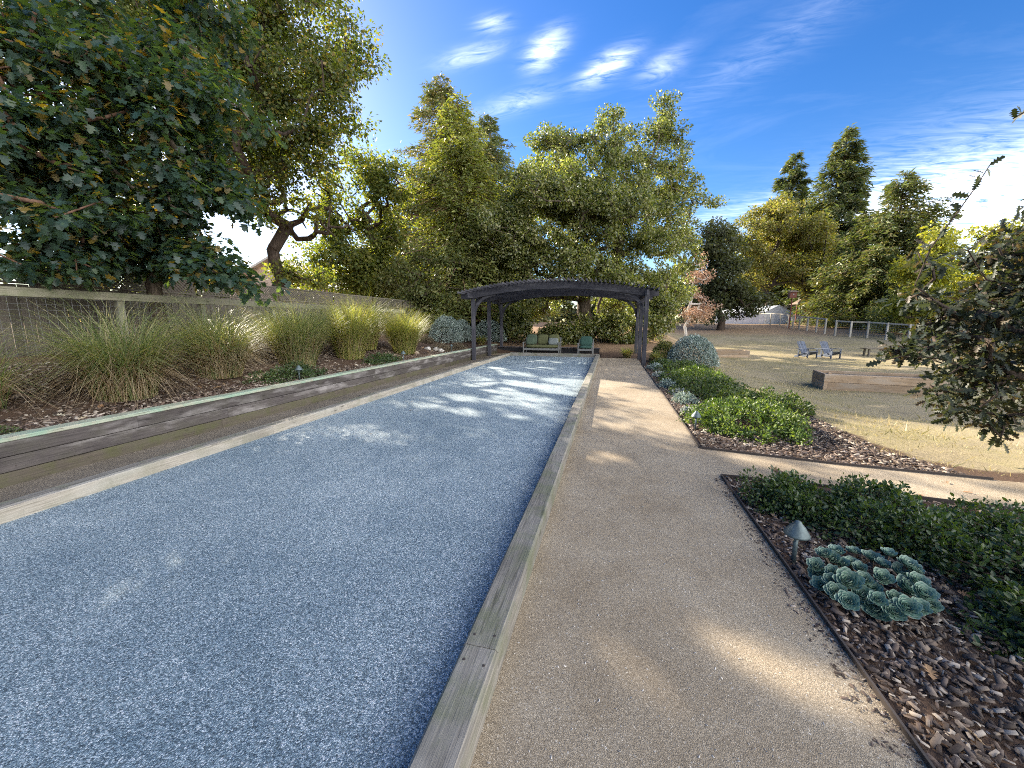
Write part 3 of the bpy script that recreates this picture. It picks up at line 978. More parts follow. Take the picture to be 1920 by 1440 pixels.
def skeleton(base, fork, targets, rng, step, wiggle, tip=.012, expo=2.2, lean=None):
    """branching frame: every leaf cluster is tied to the nearest limb, limbs thicken towards the trunk"""
    base, fork = np.array(base, float), np.array(fork, float)
    n0 = max(3, int(np.linalg.norm(fork - base) / step))
    nodes = [base]
    par = [-1]
    for i in range(1, n0 + 1):
        t = i / n0
        nodes.append(base + (fork - base) * t + rng.normal(size=3) * wiggle * .35 * (1 if i < n0 else 0) * np.array([1, 1, .2]))
        par.append(i - 1)
    order = np.argsort(np.linalg.norm(targets - fork, axis=1))
    first_free = max(1, int(n0 * .55))
    tips = []
    for ti in order:
        T = targets[ti]
        A = np.array(nodes[first_free:])
        dd = np.linalg.norm(A - T, axis=1) + .25 * np.maximum(0, A[:, 2] - T[2])
        j = int(np.argmin(dd)) + first_free
        p = nodes[j]
        L = np.linalg.norm(T - p)
        m = max(1, int(round(L / step)))
        side = rng.normal(size=3) * wiggle * L * .35
        prev = j
        for k in range(1, m + 1):
            t = k / m
            q = p + (T - p) * t + side * sin(pi * t) + (rng.normal(size=3) * wiggle * step * .35 if k < m else 0) + np.array([0, 0, -.10 * L * sin(pi * t)])
            nodes.append(q)
            par.append(prev)
            prev = len(nodes) - 1
        tips.append(prev)
    n = len(nodes)
    acc = np.zeros(n)
    for t in tips:
        acc[t] += tip ** expo
    for i in range(n - 1, 0, -1):
        if acc[i] == 0:
            acc[i] = tip ** expo
        acc[par[i]] += acc[i]
    rad = acc ** (1 / expo)
    return np.array(nodes), par, rad


def wood(root, tr, n1, br, n2, mat):
    """trunk and limbs of one tree as one mesh"""
    v, l, t = tubes(tr, n1)
    if br:
        v2, l2, t2 = tubes(br, n2)
        l = np.concatenate([l, l2 + len(v)])
        v = np.concatenate([v, v2])
        t = np.concatenate([t, t2])
    obj('trunk', np_mesh('trunk', v, l, t, mat, True), root)


def crown_points(ells, n, rng, gap=.0, gs=1.0):
    """cluster centres in a union of ellipsoids (c, r): more towards the skin, holes by a wave field"""
    vol = np.array([e[1][0] * e[1][1] * e[1][2] for e in ells]) ** .8
    cnt = rng.multinomial(n * 3, vol / vol.sum())
    out = []
    for (c, r), k in zip(ells, cnt):
        u = unit(k, rng) * (rng.random((k, 1)) ** .42)
        out.append(np.array(c) + u * np.array(r))
    P = np.concatenate(out)
    ph = rng.random(6) * 6.28
    f = np.sin(P[:, 0] * 1.9 / gs + ph[0]) * np.sin(P[:, 1] * 1.7 / gs + ph[1]) + np.sin(P[:, 2] * 2.1 / gs + ph[2] + P[:, 0] * .8 / gs) * .8
    P = P[f > np.quantile(f, gap)]
    rng.shuffle(P)
    return P[:n]


# gaps in the crowns on the sunny side: (ground point seen in the photo, radius of the opening)
GAPS = []
for px_, py_, r_ in ((1290, 1300, .13), (1330, 1335, .15), (1390, 1355, .13), (1420, 1240, .13), (1490, 1275, .13), (1560, 1305, .10), (1250, 1245, .06), (1320, 1018, .05), (640, 850, .12), (655, 845, .12), (400, 880, .07), (480, 848, .06),
                     (870, 772, .22), (960, 780, .16), (1000, 745, .30), (930, 730, .35), (860, 745, .30), (1060, 715, .4), (960, 700, .45), (1010, 690, .4), (900, 710, .3), (1050, 735, .25), (1020, 678, .5), (1080, 680, .4), (980, 720, .4), (1060, 700, .4), (920, 690, .4),
                     (1170, 705, .35), (1165, 720, .3), (1180, 740, .25), (1175, 760, .22), (1150, 800, .10), (1145, 860, .12), (1120, 863, .10), (1230, 800, .12), (1420, 870, .12), (1480, 880, .12), (1720, 925, .16), (1800, 940, .16), (1640, 915, .12), (1860, 930, .2),
                     (40, 1240, .06), (380, 1370, .06), (1650, 1150, .07), (1750, 1360, .10)):
    dd_ = ray(px_, py_)
    GAPS.append((Vector((0, 0, CAM_H)) + dd_ * (-CAM_H / dd_.z), r_))
for px_, py_, r_ in ((1370, 622, .8), (1450, 628, .8), (1540, 640, .6), (1350, 690, .35), (1420, 684, .35), (1470, 692, .35), (1530, 686, .4), (1590, 690, .4), (1640, 682, .4), (1690, 690, .4), (1400, 700, .3), (1500, 700, .3), (1580, 706, .3), (1660, 712, .3), (1480, 735, .3),
                     (1560, 750, .3), (1640, 760, .35), (1720, 740, .3), (1420, 715, .25), (1380, 668, .4), (1450, 674, .4), (1600, 668, .4), (1400, 640, .5), (1500, 650, .4)):
    dd_ = ray(px_, py_)
    GAPS.append((Vector((0, 0, CAM_H)) + dd_ * (-(CAM_H + (.4 if py_ > 650 else 0)) / dd_.z), r_ * .6))
GAPS += [(Vector((-6.7, 8.9, 1.9)), .55), (Vector((-6.4, 11.3, 1.6)), .85), (Vector((-7.2, 10.4, 1.7)), .5), (Vector((1.9, 6.2, .45)), .35), (Vector((2.2, 10.6, .3)), .6), (Vector((-8.9, 3.9, .9)), .30), (Vector((-6.2, 10.2, .5)), .5)]


def sun_gaps(P, grow=1.0):
    keep = np.ones(len(P), bool)
    sv = np.array(SUN_DIR)
    jit = np.random.default_rng(5).random(len(P))
    for g, r in GAPS:
        q = P - np.array(g)
        t = q @ sv
        d2 = (q * q).sum(1) - t * t
        keep &= ~((d2 < (r * grow * (.85 + .5 * jit)) ** 2) & (t > 0))
    return keep


def broad_tree(name, label, base, fork, ells, n_cl, per, rc, leaf, tmpl, lmat, bmat, seed, cat='tree', group=None, gap=.25, gs=1.0, step=.6, wiggle=.3,
               trunk_r=None, tip=.012, droop=.3, singles=0, sides=6, up=.55, min_z=None, sunny=False, rough_n=.55):
    rng = np.random.default_rng(seed)
    root = thing(name, tuple(base), label, cat, group)
    T = crown_points(ells, n_cl, rng, gap, gs)
    nodes, par, rad = skeleton(base, fork, T, rng, step, wiggle, tip)
    if trunk_r:
        rad = rad * min(3.0, trunk_r / rad[0]) if rad[0] < trunk_r else rad * (trunk_r / rad[0])
        rad = np.maximum(rad, tip * .6)
    tr, br = [], []
    for i in range(1, len(nodes)):
        s = (nodes[par[i]], nodes[i], min(rad[par[i]], rad[i] * 1.6 + .004) if par[i] > 0 else rad[par[i]] * 1.25, rad[i])
        (tr if rad[i] > rad[0] * .5 else br).append(s)
    wood(root, tr, 12, br, sides, bmat)
    k = len(T)
    cs = rc * rng.uniform(.65, 1.3, k)
    ci = rng.choice(k, size=n_cl * per, p=(cs ** 2) / (cs ** 2).sum())
    m = len(ci)
    u = unit(m, rng)
    rr = rng.random((m, 1)) ** .5
    off = u * rr * cs[ci][:, None] * np.array([1, 1, .68])
    P = T[ci] + off
    if min_z is not None:
        P[:, 2] = np.maximum(P[:, 2], min_z + rng.random(m) * .3)
    N = u * .5 + np.array([0, 0, up]) + rng.normal(size=(m, 3)) * rough_n
    D = u * .8 + rng.normal(size=(m, 3)) * .6 - np.array([0, 0, droop])
    S = leaf * rng.uniform(.65, 1.25, m)
    if sunny:
        kp = sun_gaps(P)
        P, N, D, S = P[kp], N[kp], D[kp], S[kp]
        m = len(P)
    if singles:
        d = np.linalg.norm(P - np.array([0, 0, CAM_H]), axis=1)
        near = np.argsort(d / S)[:singles]
        rest = np.ones(m, bool)
        rest[near] = False
        lm = bpy.data.meshes.new('leaf')
        lm.from_pydata([tuple(x) for x in tmpl[0]], [], tmpl[1])
        lm.materials.append(lmat)
        R = frames(D[near], N[near])
        b = Vector(base)
        for q in range(singles):
            o = bpy.data.objects.new('leaf', lm)
            link(o, root)
            mm = Matrix(R[q].tolist()).to_4x4() @ Matrix.Scale(float(S[near[q]]), 4)
            mm.translation = Vector(P[near[q]]) - b
            o.matrix_local = mm
        P, D, N, S = P[rest], D[rest], N[rest], S[rest]
    v, l, t = leaves(P, D, N, S, tmpl)
    tag(obj('crown', np_mesh('crown', v, l, t, lmat), root), kind='stuff')
    return root


def ell(px, py, rx, ry, d, dz=0.0, rz=None):
    """ellipsoid about a sight line at depth d, with radii in metres from its apparent size"""
    c = at(px, py, d + dz)
    k = d / FPX
    a, b = rx * k, ry * k
    return (tuple(c), (a, rz if rz else (a + b) / 2, b))


def conifer(name, label, base, height, radius, lmat, bmat, seed, group=None, n_br=260, per=150, leaf=.32, taper=.8, start=.06, droop=.25, ragged=.25, lean=(0, 0), width=.5, sunny=False):
    rng = np.random.default_rng(seed)
    root = thing(name, tuple(base), label, 'tree', group)
    base = np.array(base, float)
    r0 = height * .016
    top = base + np.array([lean[0], lean[1], height])
    segs = []
    K = 14
    for i in range(K):
        a, b = i / K, (i + 1) / K
        segs.append((base + (top - base) * a, base + (top - base) * b, r0 * (1 - a) + .02, r0 * (1 - b) + .02))
    stem = segs
    h = start + (1 - start) * rng.random(n_br) ** 1.15
    az = rng.random(n_br) * 2 * pi
    prof = np.clip((1 - h), 0, 1) ** taper * np.clip((h - start) * 9 + .55, 0, 1)
    ph = rng.random(3) * 6
    lump = 1 + ragged * (np.sin(h * 23 + ph[0] + az * 2) * .5 + np.sin(h * 9 + az + ph[1]) * .5) + rng.normal(size=n_br) * ragged * .35
    L = radius * prof * np.clip(lump, .35, 1.6) + .35
    s = base[None] + (top - base)[None] * h[:, None]
    dirh = np.stack([np.cos(az), np.sin(az), np.zeros(n_br)], -1)
    rise = rng.uniform(-.05, .35, n_br) * (.4 + h)
    e = s + dirh * L[:, None] + np.array([0, 0, 1.]) * (L * (rise - droop))[:, None]
    mid = (s + e) / 2 + np.array([0, 0, 1.]) * (L * .10)[:, None]
    segs = []
    for i in range(n_br):
        rb = .012 + .012 * L[i]
        segs.append((s[i], mid[i], rb, rb * .6))
        segs.append((mid[i], e[i], rb * .6, .008))
    wood(root, stem, 10, segs, 4, bmat)
    wgt = L / L.sum()
    bi = rng.choice(n_br, size=n_br * per, p=wgt)
    m = len(bi)
    tt = rng.random(m) ** .62
    q0 = s[bi] * ((1 - tt) ** 2)[:, None] + mid[bi] * (2 * tt * (1 - tt))[:, None] + e[bi] * (tt ** 2)[:, None]
    sidev = np.cross(dirh[bi], np.array([0, 0, 1.]))
    lat = rng.normal(size=m) * width * (.25 + .35 * L[bi]) * (1.15 - tt) * .55
    P = q0 + sidev * lat[:, None] + rng.normal(size=(m, 3)) * np.array([.10, .10, .16]) * (1 + .12 * L[bi])[:, None]
    P[:, 2] -= np.abs(lat) * .35
    D = dirh[bi] * .9 + sidev * (np.sign(lat) * .8)[:, None] + rng.normal(size=(m, 3)) * .4 - np.array([0, 0, .35])
    N = np.array([0, 0, .8]) + rng.normal(size=(m, 3)) * .55
    S = leaf * rng.uniform(.6, 1.3, m)
    if sunny:
        kp = sun_gaps(P)
        P, D, N, S = P[kp], D[kp], N[kp], S[kp]
    v, l, t = leaves(P, D, N, S, T_SPRAY)
    tag(obj('crown', np_mesh('crown', v, l, t, lmat), root), kind='stuff')
    return root


def on_ground(p, dz=0.0):
    return (p[0], p[1], g1(p[0], p[1]) + dz)


def gp(px, py, d):
    p = at(px, py, d)
    return on_ground(p, -.05)

# ------------------------------------------------------------------ trees on the left
b = (-9.0, 5.9, g1(-9.0, 5.9) - .05)
d = 7.0
broad_tree('maple_tree', 'broad leaved dark green maple overhanging the rail fence', b, (-8.85, 6.05, 3.6),
           [ell(290, 170, 150, 90, d, .2, 1.2), ell(390, 250, 110, 80, d, .2, 1.1), ell(250, 280, 130, 70, d, -.1, 1.2), ell(400, 370, 90, 70, d, .4, .9), ell(250, 400, 110, 60, d, -.1, 1.0),
            ell(455, 390, 40, 60, d, .8, .6), ell(445, 525, 42, 22, d, .2, .45), ell(390, 490, 60, 40, d, .2, .6), ell(200, 490, 90, 30, d, .3, .7), ell(330, 60, 170, 80, d, .9, 1.4), ell(320, 500, 80, 35, d, .5, .6), ell(280, 450, 90, 40, d, .4, .7)],
           225, 58, .40, .128, T_MAPLE, L_MAPLE, M_BARK, 11, sunny=True, gap=.30, gs=.6, step=.4, wiggle=.3, trunk_r=.125, tip=.007, singles=300, droop=.55, up=1.25, rough_n=.38)
b = (-8.3, 3.3, g1(-8.3, 3.3) - .05)
d = 5.7
broad_tree('maple_tree', 'dark maple with a reddish brown trunk beside the end of the rail fence', b, (-8.35, 3.4, 3.5),
           [ell(70, 280, 150, 90, d, .2, 1.1), ell(90, 400, 130, 50, d, .2, .9), ell(120, 130, 160, 90, d, .5, 1.2), ell(170, 455, 80, 35, d, .6, .6), ell(-80, 250, 130, 180, d, 0, 1.1), ell(40, 20, 170, 80, d, .8, 1.1), ell(70, 500, 90, 28, d, .2, .5), ell(60, 455, 110, 40, d, .3, .7), ell(190, 505, 60, 25, d, .8, .5)],
           215, 58, .36, .118, T_MAPLE, L_MAPLE, M_BARKR, 12, sunny=True, gap=.30, gs=.6, step=.4, wiggle=.22, trunk_r=.085, tip=.007, singles=300, droop=.55, up=1.25, rough_n=.38)

d = 13.0
b = (-13.2, 9.0, 1.0)
broad_tree('valley_oak', 'tall spreading oak with small olive leaves behind the board fence', b, (-12.6, 9.6, 6.0),
           [ell(180, 40, 230, 150, d, 1.5, 2.6), ell(420, 60, 190, 150, d, .6, 2.4), ell(560, 190, 120, 105, d, 0, 1.8), ell(600, 50, 90, 110, d, .2, 1.6), ell(300, -190, 330, 160, d, .8, 3.2),
            ell(470, 270, 130, 90, d, .8, 1.8), ell(640, 180, 45, 80, d, -.2, 1.0), ell(560, -170, 110, 150, d, .3, 1.8), ell(200, 300, 200, 110, d, 2.0, 2.0), ell(655, 110, 40, 60, d, .1, .9), ell(530, 285, 110, 62, d, .3, 1.5), ell(610, 265, 70, 55, d, .1, 1.2), ell(480, 350, 70, 45, d, .8, 1.2), ell(500, 130, 170, 110, d, .5, 2.0), ell(330, 150, 200, 120, d, 1.2, 2.0), ell(60, -200, 200, 120, d, 1, 2.0)],
           1180, 125, .62, .125, T_DIAMOND, L_BIGOAK, M_BARKD, 13, sunny=True, gap=.10, gs=1.1, step=.7, wiggle=.42, trunk_r=.24, tip=.013, group=None)
d = 10.5
b = (-16.5, 4.5, 1.0)
broad_tree('valley_oak', 'shady oak behind the board fence, half hidden by the dark maples', b, (-15.5, 4.8, 5.0),
           [((-14.2, 4.2, 7.2), (3.2, 3.4, 3.2)), ((-15.5, 1.6, 7.5), (3.0, 3.0, 3.2)), ((-13.2, 6.2, 4.8), (2.2, 2.2, 1.6)), ((-14.5, -2.5, 7.5), (3.2, 3.0, 3.4)), ((-13.5, 0, 4.6), (2.5, 2.8, 1.8))],
           340, 110, .8, .145, T_DIAMOND, L_BIGOAK, M_BARKD, 14, sunny=True, gap=.15, gs=1.1, step=.8, wiggle=.4, trunk_r=.3)
d = 17.0
b = gp(512, 560, d)
broad_tree('sycamore_tree', 'forked sycamore with lit leaves in front of the beige gabled house', b, tuple(at(512, 470, d)),
           [ell(490, 360, 80, 45, d, 0, 1.4), ell(560, 400, 75, 60, d, .3, 1.4), ell(600, 350, 60, 50, d, .5, 1.2), ell(545, 500, 40, 30, d, -.2, .8), ell(620, 440, 50, 40, d, .3, 1.0), ell(480, 300, 80, 40, d, .3, 1.4), ell(580, 515, 50, 25, d, .3, .8)],
           130, 110, .60, .16, T_DIAMOND, L_MIDTREE, M_BARKD, 15, sunny=True, gap=.25, step=.6, wiggle=.4, trunk_r=.26)
d = 22.0
b = gp(690, 580, d)
broad_tree('sycamore_tree', 'rounded yellow green sycamore beyond the end of the lattice fence', b, tuple(at(680, 470, d)),
           [ell(690, 335, 55, 45, d, 0, 1.6), ell(640, 400, 60, 60, d, .3, 1.7), ell(720, 400, 55, 70, d, .3, 1.6), ell(650, 490, 75, 50, d, 0, 1.7), ell(725, 490, 60, 50, d, 0, 1.5), ell(600, 540, 70, 28, d, 0, 1.2), ell(690, 545, 70, 30, d, 0, 1.4), ell(735, 345, 32, 42, d, -.5, 1.3)],
           300, 110, .75, .19, T_DIAMOND, L_MIDTREE, M_BARKD, 16, sunny=True, gap=.25, step=.8, wiggle=.4, trunk_r=.24)
d = 20.0
b = gp(790, 610, d)
broad_tree('laurel_shrub', 'dense dark laurel shrub behind the yellow grass', b, tuple(at(790, 580, d)),
           [ell(780, 530, 75, 55, d, 0, 1.6), ell(835, 520, 60, 65, d, .5, 1.6), ell(760, 575, 70, 35, d, -.3, 1.2), ell(840, 575, 60, 40, d, 0, 1.4), ell(870, 480, 35, 40, d, .8, 1.0)],
           130, 130, .6, .14, T_DIAMOND, L_MIDDARK, M_BARKD, 17, sunny=True, cat='shrub', gap=.12, step=.6, wiggle=.4, trunk_r=.12)

# redwoods behind
conifer('redwood_tree', 'tallest brownish redwood behind the pergola', gp(838, 590, 64), 37.0, 16.0, L_REDW, M_BARKR, 21, 'redwoods behind the pergola', 520, 170, .62, .80, .05, .30, .30)
conifer('redwood_tree', 'greener redwood in front of the tallest brownish one', gp(866, 590, 22.5), 12.2, 3.7, L_REDG, M_BARKR, 22, 'redwoods behind the pergola', 420, 150, .25, .66, .03, .30, .30, sunny=True)
conifer('redwood_tree', 'dark redwood between the greener one and the lone oak', gp(922, 590, 67), 33.0, 11.0, L_REDD, M_BARKR, 23, 'redwoods behind the pergola', 440, 160, .58, .70, .03, .30, .38)

# oak behind the pergola
d = 22.5
b = gp(1100, 620, d)
broad_tree('oak_tree', 'big spreading oak right behind the pergola', b, tuple(at(1095, 560, d)),
           [ell(1090, 400, 150, 95, d, 0, 4.2), ell(935, 415, 52, 50, d, -3.0, 1.6), ell(1020, 380, 80, 60, d, -2.6, 2.0), ell(1150, 400, 90, 60, d, -2.6, 2.0), ell(1150, 265, 70, 45, d, .4, 1.8), ell(1050, 275, 62, 42, d, .4, 1.6), ell(1235, 275, 52, 52, d, .5, 1.5), ell(1272, 172, 24, 14, d, .5, .5), ell(1246, 200, 16, 26, d, .5, .6), ell(1150, 225, 40, 22, d, .4, 1.0),
            ell(950, 445, 62, 72, d, -.5, 2.0), ell(1268, 390, 50, 90, d, .2, 2.0), ell(1335, 380, 18, 18, d, .2, .6), ell(1310, 430, 34, 40, d, .2, 1.2), ell(975, 500, 88, 45, d, -1.2, 2.2), ell(1180, 490, 120, 50, d, -.8, 2.8), ell(1030, 350, 70, 60, d, -.6, 2.0), ell(1200, 370, 80, 70, d, -.4, 2.2),
            ell(1250, 235, 20, 30, d, .5, .7), ell(925, 540, 50, 30, d, -.6, 1.4), ell(1010, 545, 70, 22, d, -1, 1.8), ell(1230, 560, 45, 40, d, -.4, 1.6), ell(990, 300, 20, 16, d, .2, .6), ell(1000, 575, 90, 26, d, 3, 1.6), ell(1160, 575, 90, 28, d, 3, 1.6), ell(1270, 540, 40, 50, d, 1, 1.6), ell(1050, 525, 70, 24, d, -2.5, 1.3), ell(1140, 530, 75, 24, d, -2.5, 1.3), ell(1095, 490, 60, 30, d, -3.0, 1.2), ell(1000, 450, 70, 40, d, -2.5, 1.4)],
           1560, 112, .47, .145, T_DIAMOND, L_COAK, M_BARK, 31, sunny=True, gap=.22, gs=1.2, step=.8, wiggle=.5, trunk_r=.38, tip=.02)
d = 21.0
for px, py, rx, ry, sd_, lab in ((1140, 620, 75, 32, 32, 'leafy oak sapling thicket behind the teal chair'), (955, 605, 50, 34, 33, 'leafy thicket behind the left hand pergola posts, by the white dome bush'),
                                 (1060, 628, 45, 20, 34, 'low leafy thicket behind the garden sofa'), (1225, 600, 35, 55, 35, 'leafy thicket behind the right pergola posts')):
    b = gp(px, py + ry, d)
    broad_tree('oak_thicket', lab.replace('left hand ', '').replace('right ', 'path side '), b, (b[0], b[1], b[2] + .4), [ell(px, py, rx, ry, d, 0, 1.1)], 55, 120, .42, .15, T_DIAMOND, L_COAK, M_BARK, sd_, cat='shrub', gap=.2, step=.4, wiggle=.5, trunk_r=.06)

# dry birch, dark oak and golden elm
d = 27.0
b = gp(1283, 605, d)
broad_tree('birch_tree', 'thin pale birch with dry pinkish leaves beside the big oak', b, tuple(at(1298, 540, d)),
           [ell(1310, 520, 20, 45, d, 0, .8), ell(1322, 565, 18, 30, d, 0, .8), ell(1300, 590, 30, 18, d, 0, .9)], 45, 60, .45, .13, T_DIAMOND, L_PINK, M_BARKW, 41, gap=.2, step=.5, wiggle=.35, trunk_r=.10)
d = 36.0
b = gp(1352, 600, d)
broad_tree('oak_tree', 'dark rounded oak behind the rail fence, next to the pinkish birch', b, tuple(at(1350, 560, d)),
           [ell(1345, 455, 42, 35, d, 0, 2.0), ell(1355, 520, 48, 45, d, 0, 2.2), ell(1330, 575, 40, 25, d, 0, 1.8), ell(1395, 565, 40, 30, d, 0, 1.8)], 140, 120, .85, .26, T_DIAMOND, L_DARK, M_BARKD, 42, gap=.2, step=1.0, wiggle=.4, trunk_r=.3)
d = 46.0
b = gp(1440, 600, d)
broad_tree('elm_tree', 'golden leaved elm with fine branches behind the canopy tent', b, tuple(at(1440, 560, d)),
           [ell(1455, 430, 75, 45, d, 0, 3.6), ell(1405, 460, 42, 50, d, 0, 3.0), ell(1520, 460, 48, 55, d, 0, 3.0), ell(1450, 510, 75, 38, d, 0, 3.2), ell(1540, 530, 45, 40, d, -1, 2.5), ell(1475, 390, 38, 20, d, 0, 1.8)], 330, 120, .85, .26, T_DIAMOND, L_GOLD, M_BARKD, 43, gap=.2, gs=1.6, step=1.2, wiggle=.35, trunk_r=.35)
conifer('redwood_tree', 'narrow redwood poking up behind the golden elm', gp(1459, 600, 58), 23.6, 6.2, L_REDD, M_BARKD, 44, 'redwoods behind the tent', 240, 120, .60, .75, .15, .30, .22)
conifer('redwood_tree', 'tall dark redwood beside the golden elm', gp(1545, 600, 52), 24.0, 6.4, L_REDD, M_BARKD, 45, 'redwoods behind the tent', 380, 130, .55, .72, .10, .36, .26)
conifer('cedar_tree', 'broad golden green cedar behind the mesh fence', gp(1655, 612, 38), 14.0, 7.8, L_DEOD, M_BARKD, 46, None, 360, 180, .40, .85, .02, .25, .28)
conifer('cedar_tree', 'small golden green cedar touching the ground by the mesh fence corner', gp(1622, 617, 36), 7.0, 3.2, L_DEOD, M_BARKD, 47, None, 130, 120, .36, .70, .0, .15, .25)
d = 28.0
for px, py, ells_, sd_, lab in ((1745, 620, [(1735, 520, 42, 40), (1765, 460, 34, 30), (1720, 570, 40, 24)], 51, 'yellow leaved maple behind the near oak boughs'),
                                (1850, 625, [(1830, 520, 60, 40), (1880, 450, 40, 40), (1900, 540, 50, 50), (1800, 570, 60, 30)], 52, 'yellow green maple glimpsed through the near oak boughs')):
    b = gp(px, py, d)
    broad_tree('maple_tree', lab, b, tuple(at(px, py - 50, d)), [ell(*e, d, 0, 1.8) for e in ells_], 110, 90, .75, .24, T_DIAMOND, L_YEL, M_BARKD, sd_, gap=.2, step=.8, wiggle=.4, trunk_r=.2)
d = 24.0
b = gp(1895, 630, d)
broad_tree('plum_tree', 'dull red leaved plum behind the near oak boughs', b, tuple(at(1895, 580, d)), [ell(1890, 545, 32, 24, d, 0, 1.0), ell(1920, 570, 40, 30, d, 0, 1.0)], 40, 60, .6, .2, T_DIAMOND, L_RED, M_BARKD, 53, gap=.1, step=.6, wiggle=.4, trunk_r=.1)
d = 31.0
b = gp(1662, 632, d)
broad_tree('willow_shrub', 'pale rounded shrub between the mesh fence and the cedar', b, (b[0], b[1], b[2] + .5), [ell(1668, 598, 38, 24, d, 0, 1.4), ell(1705, 600, 30, 26, d, 0, 1.2)], 60, 110, .6, .17, T_DIAMOND, L_PALE, M_BARKD, 54, cat='shrub', gap=.1, step=.6, wiggle=.4, trunk_r=.08)

# distant belt of trees that closes the view
def tree_belt():
    rng = np.random.default_rng(61)
    n = 30000
    ang = radians(-75) + rng.random(n) * radians(150)
    dist = 78 + rng.random(n) * 14
    hh = 8.0 + 3.0 * np.sin(ang * 17) + 2.0 * np.sin(ang * 41 + 1) + 1.2 * np.sin(ang * 90)
    z = 1.2 + rng.random(n) ** .8 * np.maximum(hh, 2)
    P = np.stack([np.sin(ang) * dist, np.cos(ang) * dist, z], -1)
    N = unit(n, rng) + np.array([0, 0, .4])
    D = rng.normal(size=(n, 3))
    v, l, t = leaves(P, D, N, rng.uniform(.7, 1.5, n), T_DIAMOND)
    return np_mesh('far_wood', v, l, t, L_DARK)


tag(obj('far_wood', tree_belt()), 'dim far wood closing the view beyond the houses', 'wood', kind='stuff')

# near oak whose boughs reach in from the side
d = 4.2
base = (6.2, 4.6, g1(6.2, 4.6) - .05)
broad_tree('young_oak', 'near oak with lobed dark leaves, its boughs hanging over the dry lawn', base, (5.35, 4.75, 1.55),
           [ell(1840, 640, 95, 70, d, 0, .50), ell(1900, 560, 60, 60, d, .2, .5), ell(1860, 760, 60, 45, d, -.1, .35), ell(1720, 660, 55, 18, d, 0, .25), ell(1760, 720, 40, 25, d, 0, .25), ell(1760, 560, 45, 45, d, .1, .3), ell(1885, 480, 50, 40, d, .2, .35),
            ell(1990, 600, 120, 190, d, 0, .8), ell(1815, 590, 50, 35, d, 0, .3), ell(1880, 800, 18, 30, d, -.1, .12), ell(2060, 420, 120, 120, d, .2, .7), ell(1725, 500, 20, 40, d, .1, .15), ell(1800, 700, 60, 40, d, 0, .3)],
           380, 18, .15, .105, T_OAK, L_NEAR, M_BARKD, 71, gap=.08, gs=.3, step=.16, wiggle=.3, trunk_r=.11, tip=.0035, singles=300, droop=.45, up=.35)


def twig_bough(pts, nleaf, label):
    rng = np.random.default_rng(hash(label) % 1000 if False else len(label))
    root = thing('oak_twig', tuple(pts[0]), label, 'twig')
    segs = [(tuple(a), tuple(b), .011 - .008 * i / len(pts), .011 - .008 * (i + 1) / len(pts)) for i, (a, b) in enumerate(zip(pts[:-1], pts[1:]))]
    v, l, t = tubes(segs, 5)
    obj('stem', np_mesh('stem', v, l, t, M_BARKD, True), root)
    lm = bpy.data.meshes.new('leaf')
    lm.from_pydata([tuple(x) for x in T_OAK[0]], [], T_OAK[1])
    lm.materials.append(L_NEAR)
    A = np.array([tuple(p) for p in pts])
    for k in range(nleaf):
        u = (k + .5) / nleaf * (len(pts) - 1)
        i = min(int(u), len(pts) - 2)
        p = A[i] + (A[i + 1] - A[i]) * (u - i)
        dd = (A[i + 1] - A[i]) / np.linalg.norm(A[i + 1] - A[i]) * .5 + rng.normal(size=3) * .6
        R = frames(dd[None], rng.normal(size=(1, 3)))[0]
        o = bpy.data.objects.new('leaf', lm)
        link(o, root)
        m = Matrix(R.tolist()).to_4x4() @ Matrix.Scale(float(rng.uniform(.09, .14)), 4)
        m.translation = Vector(p) - Vector(pts[0])
        o.matrix_local = m


twig_bough([at(1780, 620, 4.2), at(1748, 560, 4.2), at(1716, 535, 4.2), at(1745, 465, 4.15), at(1790, 405, 4.1), at(1830, 350, 4.05), at(1858, 306, 4.0)], 34, 'long bare oak twig reaching up into the white cloud')
twig_bough([at(1960, 560, 4.3), at(1905, 535, 4.3), at(1850, 525, 4.3), at(1815, 470, 4.2), at(1870, 425, 4.2), at(1925, 405, 4.2)], 20, 'arching oak twig over the yellow maples')
twig_bough([at(1970, 150, 3.6), at(1930, 205, 3.6), at(1900, 222, 3.6)], 10, 'reddish tip of a twig alone against the blue sky')
twig_bough([at(1840, 700, 4.1), at(1760, 672, 4.1), at(1690, 668, 4.1), at(1650, 678, 4.1)], 18, 'low horizontal oak twig in front of the blue chairs')


